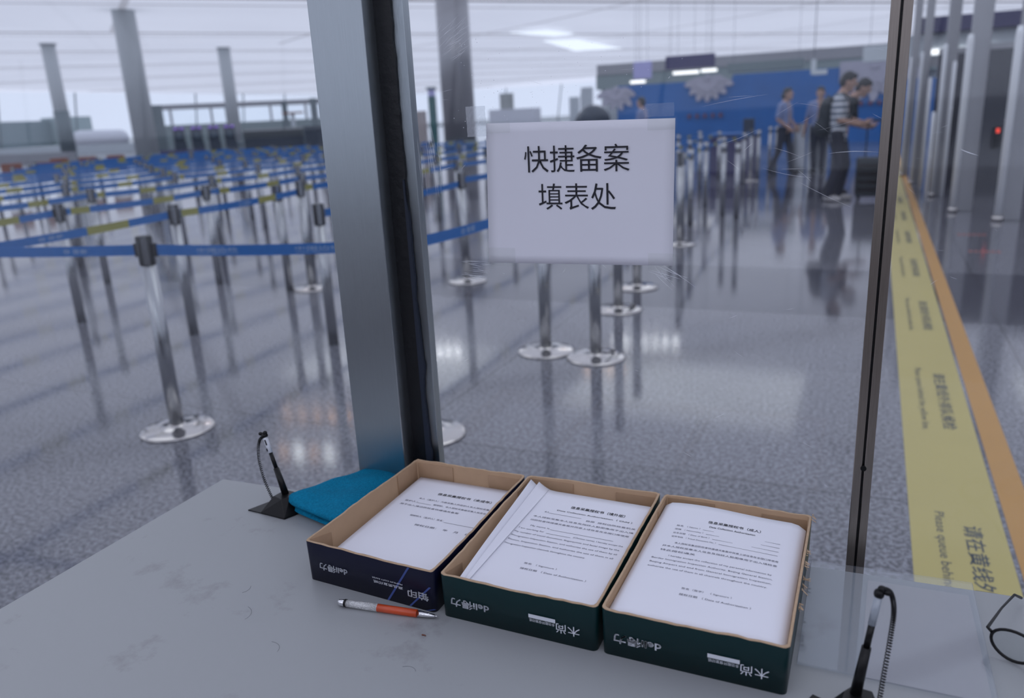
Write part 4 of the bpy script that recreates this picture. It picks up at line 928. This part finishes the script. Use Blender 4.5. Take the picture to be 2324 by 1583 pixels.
t = empty('camera_bracket', 'white camera bracket above the blue wall', 'camera', (-1.78, 26, 2.05)); b = MB(); b.box(-.07, .07, -.05, .05, .10, .52); b.build('arm', t, m_pale); b = MB(); b.box(.0, .38, -.06, .06, .08, .22); b.build('housing', t, m_pale, bevel=.01)
b = MB(); b.tube([(0, 0, .5), (0, 0, 6.0)], .012, 6); b.build('hanger_rod', t, m_steel)
hung('grey_panel', 'pale grey-green panel over the lilac flower by the slim post', m_pale, (-.45, .5, 24.9, 25.1, 2.35, 2.75), None, 'panel')
b = MB(); 
# gate at the right
gp = [(.505, 16.5, .055), (.615, 14.9, .055), (.82, 13.0, .07), (.97, 11.25, .095), (1.36, 10.45, .10)]
for k, (x, y, w_) in enumerate(gp):
    t = empty('gate_post', ('farthest tall steel gate post, beside the end of the yellow strip', 'second farthest tall steel gate post along the yellow strip', 'tall steel gate post in the middle of the row', 'large tall steel gate post with a bright wide edge, before the dark panels', 'tall steel gate post at the right edge before the dark panels')[k], 'gate post', (x, y, 0), group='tall steel gate posts')
    b = MB(); b.box(-w_ * .2, w_ * 2.0, 0, .10, 0, 3.6); b.build('upright', t, m_colm, bevel=.006)
    b = MB(); b.lathe([(w_ * .42, .04), (w_ * .42, 2.02 if k < 3 else 1.98), (w_ * .3, 2.06)], 14, c=(-w_ * .25, -.04, 0)); b.build('bright_sleeve', t, m_mirror)
    b = MB(); b.lathe([(w_ * .62, 0), (w_ * .62, .05), (w_ * .45, .06)], 14, c=(-w_ * .25, -.04, 0)); b.build('foot', t, m_plate)
for k, (x, y, z) in enumerate(((.70, 13.9, 1.62), (.93, 12.9, 1.80), (1.06, 12.3, 1.84), (1.16, 11.9, 1.86), (1.55, 11.3, 1.5), (.72, 12.7, 1.15))):
    t = empty('slim_gate_rod', 'slim bright steel rod between the tall gate posts, ' + ('leftmost of the six', 'third of the six from the left', 'fourth of the six from the left', 'fifth of the six from the left', 'rightmost of the six', 'the short second one from the left')[k], 'gate rod', (x, y, 0), group='slim gate rods'); b = MB(); b.lathe([(.026, .0), (.026, z), (.018, z + .03)], 12); b.build('rod', t, m_mirror)
for k, (x0, x1, y) in enumerate(((.80, 1.32, 14.2), (1.34, 1.92, 13.6), (1.95, 3.4, 13.2))):
    t = empty('gate_barrier', ('dark glossy gate barrier, leftmost behind the gate posts', 'dark glossy gate barrier with a red-lit reader, in the middle', 'dark glossy gate barrier at the right edge of the picture')[k], 'gate panel', ((x0 + x1) / 2, y, 0), group='dark gate panels')
    b = MB(); b.box(-(x1 - x0) / 2, (x1 - x0) / 2, 0, .12, 0, 1.98); b.build('leaf', t, m_dglass); b = MB(); b.box(-(x1 - x0) / 2, (x1 - x0) / 2, -.01, .13, 1.98, 2.06); b.build('top_rail', t, m_colm)
for k, (x, y, z) in enumerate(((1.02, 14.1, .92), (1.60, 13.5, .62))):
    t = empty('card_reader', ('small black card reader with a red light, farther one on the gate', 'small black card reader with a red light, nearer one on the gate')[k], 'card reader', (x, y, z), group='card readers on the gate'); b = MB(); b.box(-.05, .05, -.03, .1, 0, .30); b.build('housing', t, m_black, bevel=.006); b = MB(); b.box(-.02, .02, -.034, -.03, .22, .28); b.build('red_light', t, m_red)
t = empty('gate_header', 'pale header beam with lamps and a dark blue canopy over the gate', 'gate header', (2, 17, 2.0))
b = MB(); b.box(.42, 8, 17, 17.3, 2.08, 2.45); T(b.build('fascia', t, m_pale)); b = MB(); b.box(.60, 8, 16.75, 17.4, 2.47, 2.72); T(b.build('canopy', t, m_indigo))
for x in (.95, 1.35, 1.75, 2.3): b = MB(); b.box(x - .13, x + .13, 16.96, 17.0, 2.10, 2.19); T(b.build('lamp', t, m_lamp))
b = MB(); b.box(.45, 8, 17.05, 17.2, 1.90, 2.06); T(b.build('lower_rail', t, m_colm))

# ================================================================== FAR LEFT AND ROOF ITEMS
def column(label, x, y, r, ztop, m, extra=None):
    t = empty('round_column', label, 'column', (x, y, 0), group='round columns holding the roof'); b = MB(); b.lathe([(r, 0), (r * .97, ztop)], 32); b.build('shaft', t, m); b = MB(); b.lathe([(r * .97, ztop - .02), (r * 1.25, ztop + .15)], 32); b.build('capital', t, m)
    b = MB(); b.lathe([(r * 1.05, 0), (r * 1.05, .35)], 32); b.build('base_ring', t, m_cold)
    if extra: b = MB(); b.lathe([(r * 1.08, .36), (r * 1.08, extra)], 32); b.build('cladding', t, m_cold)
    return t
column('huge pale round column at the left reaching up to the roof', -38.7, 34.7, .63, 8.9, m_col)
column('thin round column far left, its lower part dark', -60.8, 46.6, .55, 8.6, m_col, 3.6)
column('slim pale round column behind the dark kiosks', -56.8, 61.8, .60, 8.9, m_col)
column('thick grey round column right of the wide steel column', -19.2, 36.8, .82, 9.0, m_colm)
simple('square_pillar', 'dark square pillar close behind the huge pale column', 'pillar', m_cold, (-51.3, -50.3, 46.2, 47.2, 0, 3.55))
t = empty('clerestory_wall', 'grey glazed inner wall with a row of windows behind the kiosks', 'wall', (-66, 74, 0)); 
a = Vector((-74.6, 66.7, 0)); c = Vector((-53, 86.5, 0)); u_ = (c - a).normalized(); n_ = Vector((-u_.y, u_.x, 0)); LL = (c - a).length
def slab(nm, s0, s1, z0, z1, m, th=.3): b = MB(); b.obox(a + u_ * (s0 + s1) / 2 + Vector((0, 0, (z0 + z1) / 2)), u_, n_, (0, 0, 1), (s1 - s0) / 2, th, (z1 - z0) / 2); T(b.build(nm, t, m))
slab('header', 0, LL, 3.95, 4.5, m_grey); slab('spandrel', 0, LL, 0, 2.3, m_teal); slab('clerestory_glass', 0, LL, 2.3, 3.95, m_winp, .02)
for s in (0.3, 3.2, 7.5, 14, 18): slab('mullion', s - .12, s + .12, 2.3, 3.95, m_grey)
for s in (9.3, 15.6, 21.5): slab('post', s - .3, s + .3, 0, 4.3, m_cold, .45)
for k, (x, y) in enumerate(((-48.25, 46.49), (-47.37, 47.38), (-46.49, 48.25), (-45.65, 49.05))):
    ang = math.atan2(y, x) + PI / 2 + PI
    t = empty('self_service_kiosk', ('dark self-service kiosk with purple lamps, leftmost of the row of four', 'dark self-service kiosk with purple lamps, second from the left of four', 'dark self-service kiosk with purple lamps, third from the left of four', 'dark self-service kiosk with purple lamps, rightmost of the four')[k], 'kiosk', (x, y, 0), math.atan2(x, -y) + PI + .15, 'self-service kiosks')
    b = MB(); b.prism([(-.42, -.25), (.42, -.25), (.42, .35), (-.42, .35)], 0, .75); b.build('cabinet', t, m_kio, bevel=.03)
    b = MB(); b.obox((0, .1, 1.28), (1, 0, 0), (0, 1, .2), (0, -.2, 1), .40, .10, .55); b.build('monitor_housing', t, m_kio, bevel=.03)
    b = MB(); b.obox((0, -.035, 1.25), (1, 0, 0), (0, 1, .2), (0, -.2, 1), .27, .03, .27); b.build('screen', t, m_scr)
    for s in (-1, 1): b = MB(); b.obox((s * .22, -.13, 1.74), (1, 0, 0), (0, 1, .2), (0, -.2, 1), .13, .045, .06); b.build('purple_lamp', t, m_purp)
t = empty('check_in_desk', 'long dark desk with a grey slanted top right of the kiosks', 'desk', (-43.8, 51.9, 0), math.radians(40))
b = MB(); b.box(-2.3, 2.3, -.4, .4, 0, .75); b.build('front', t, m_kio); b = MB(); b.obox((0, 0, 1.05), (1, 0, 0), (0, 1, .5), (0, -.5, 1), 2.3, .15, .36); b.build('slanted_top', t, mat('desk_grey', (.16, .18, .19), .4)); b = MB(); b.box(-2.35, 2.35, .2, .45, 1.30, 1.45); b.build('ledge', t, m_kio)
simple('navy_cabinet', 'dark navy cabinet at the left edge of the wide steel column', 'cabinet', m_kio, (-40.9, -39.5, 52.0, 53.0, 0, 1.46), bevel=.03)
simple('booth_pillar', 'thin dark pillar over the navy cabinet beside the wide column', 'pillar', m_cold, (-42.0, -41.6, 54.6, 55.0, 0, 3.6))
simple('blue_strip_bench', 'low dark blue base under the kiosks', 'plinth', m_indigo, (-49.2, -44.6, 44.4, 45.3, 0, .22))
simple('long_counter', 'long low pale counter in front of the far left windows', 'counter', m_grey, (-66, -50, 38.0, 38.8, 0, .55))
simple('long_barrier', 'long grey barrier behind the low pale counter at the far left', 'barrier', m_pale, (-90, -62, 56.0, 56.6, 0, .75))
t = empty('white_pod_row', 'long white rounded structure by the far left windows', 'pavilion', (-96.5, 79.5, 0), math.radians(50)); blob('shell', [('c', (-2.6, 0, 1.2), (2.1, 0, 1.15), 1.25, 1.2)], .15, m_white, t); 
t = empty('white_pod_row', 'second white rounded structure, partly behind the huge pale column', 'pavilion', (-91.0, 82.5, 0), math.radians(50)); blob('shell', [('c', (-.9, 0, 1.15), (3.0, 0, 1.15), 1.2, 1.2)], .15, m_white, t)
simple('office_building', 'grey building seen through the windows at the far left edge', 'building', m_cold, (-236, -222, 150, 166, -.3, 6.8)); simple('office_building', 'narrow grey building outside, behind the thin round column', 'building', m_teal, (-226, -216, 166, 175, -.3, 7.6))
simple('orange_canopy', 'thin orange-red canopy edge at the far back left of the wide column', 'canopy', m_seat, (-57.6, -55.2, 70.0, 70.5, 2.8, 2.98)); simple('canopy_support', 'pale post holding up the orange-red canopy', 'post', m_pale, (-56.6, -56.3, 70.1, 70.4, 0, 2.8))
for k, (x, y) in enumerate(((-20.4, 13.9), (-19.6, 14.3), (-22.3, 16.7), (-21.7, 17.2), (-21.1, 17.7))):
    t = empty('waiting_chair', ('orange chair back at the left edge, behind the belts', 'orange chair back second from the left edge, behind the belts', 'orange chair back, left one of the trio behind the belts', 'orange chair back, middle one of the trio behind the belts', 'orange chair back, right one of the trio behind the belts')[k], 'chair', (x, y, 0), math.radians(40), 'orange waiting chairs')
    b = MB(); b.box(-.25, .25, -.03, .03, .45, .86); b.build('backrest', t, m_seat, bevel=.025); b = MB(); b.box(-.25, .25, .0, .46, .42, .47); b.build('seat', t, m_seat, bevel=.02)
    for sx in (-1, 1):
        for yy in (.03, .42): b = MB(); b.tube([(sx * .21, yy, 0), (sx * .21, yy, .42)], .014, 6); b.build('leg', t, m_steel)
t = empty('green_totem', 'dark green totem standing left of the thick grey column', 'totem', (-14.05, 25, 0)); b = MB(); b.box(-.10, .10, -.1, .1, 0, 2.2); b.build('body', t, mat('deep_green', (.01, .10, .10), .4, var=.5, vscale=14)); b = MB(); b.box(-.13, .13, -.13, .13, 2.42, 2.5); b.build('cap', t, m_cold); b = MB(); b.box(-.09, .09, -.09, .09, 2.2, 2.42); b.build('lamp_head', t, m_lilac)
# beige stand beside the totem
simple('beige_stand', 'beige panel stand between the steel column edge and the green totem', 'stand', mat('beige_panel', (.38, .34, .34), .7), (-16.4, -15.0, 26.0, 26.2, 0, 1.75))
simple('white_booth', 'white counter booth far behind the old tape', 'booth', m_white, (-40, -34.5, 84, 86, 0, 2.2)); simple('picture_panel', 'grey patterned picture panel above the white booth', 'panel', mat('grey_picture', (.42, .45, .44), .6, var=.5, vscale=1.2), (-49.6, -47.5, 108, 108.2, 0, 4.6))
for k, (x, y) in enumerate(((-21.4, 60.2), (-19.9, 58.5), (-17.6, 52))): simple('glass_booth', ('pale glass booth left of the bulkhead, farthest of three', 'pale glass booth left of the bulkhead, middle of three', 'pale glass booth left of the bulkhead, nearest of three')[k], 'booth', m_pale, (x - .35, x + .35, y, y + .4, 0, 2.6 + .2 * k), 'pale booths')
# skylights
for k, P in enumerate(([(-26.4, 60.0), (-23.6, 60.8), (-22.9, 65.0), (-25.0, 66.0)], [(-27.2, 69.0), (-24.6, 70.5), (-24.6, 84.5), (-29.2, 83.0)])):
    b = MB(); b.prism(P, 7.60, 7.66); tagp(b.build('roof_light', m=emit('skylight_white', (.80, .86, 1.0), 1.15)), ('white roof light at the top edge of the picture, nearer one', 'larger white roof light above the notice, farther one')[k], 'ceiling light', 'white roof lights')
# downlights in rows under the roof
def roof_z(x, y): return 8.6 + 0.9 * math.sin((x * -0.62 + y * 0.2) / 17.0 - 2.4)
def down(x, y, z, m, r=.14):
    z = roof_z(x, y) - .34
    t = empty('downlight', 'small round downlight hung in a row under the roof', 'ceiling light', (x, y, z), group='downlights under the roof'); b = MB(); b.lathe([(r, 0), (r, .004)], 16); b.build('lens', t, m); b = MB(); b.lathe([(r * 1.15, .006), (r * 1.15, .30)], 16); b.build('housing', t, m_grey)
for i in range(7): down(-8.8 + i * .38, 29.0 + i * .08, 7.4, m_spot)
for i in range(3): down(-15.1 + i * .35, 26.0 + i * .1, 7.4, m_spot)
for i in range(4): down(-14.6 + i * .45, 16.0 + i * .1, 7.4, m_spot if i % 2 else m_spotw)
for i in range(5): down(-16.5 + i * .5, 18.5 + i * .1, 7.4, m_spotw)
for i in range(4): down(-8.8 + i * .4, 25.5 + i * .08, 7.4, m_spotw)
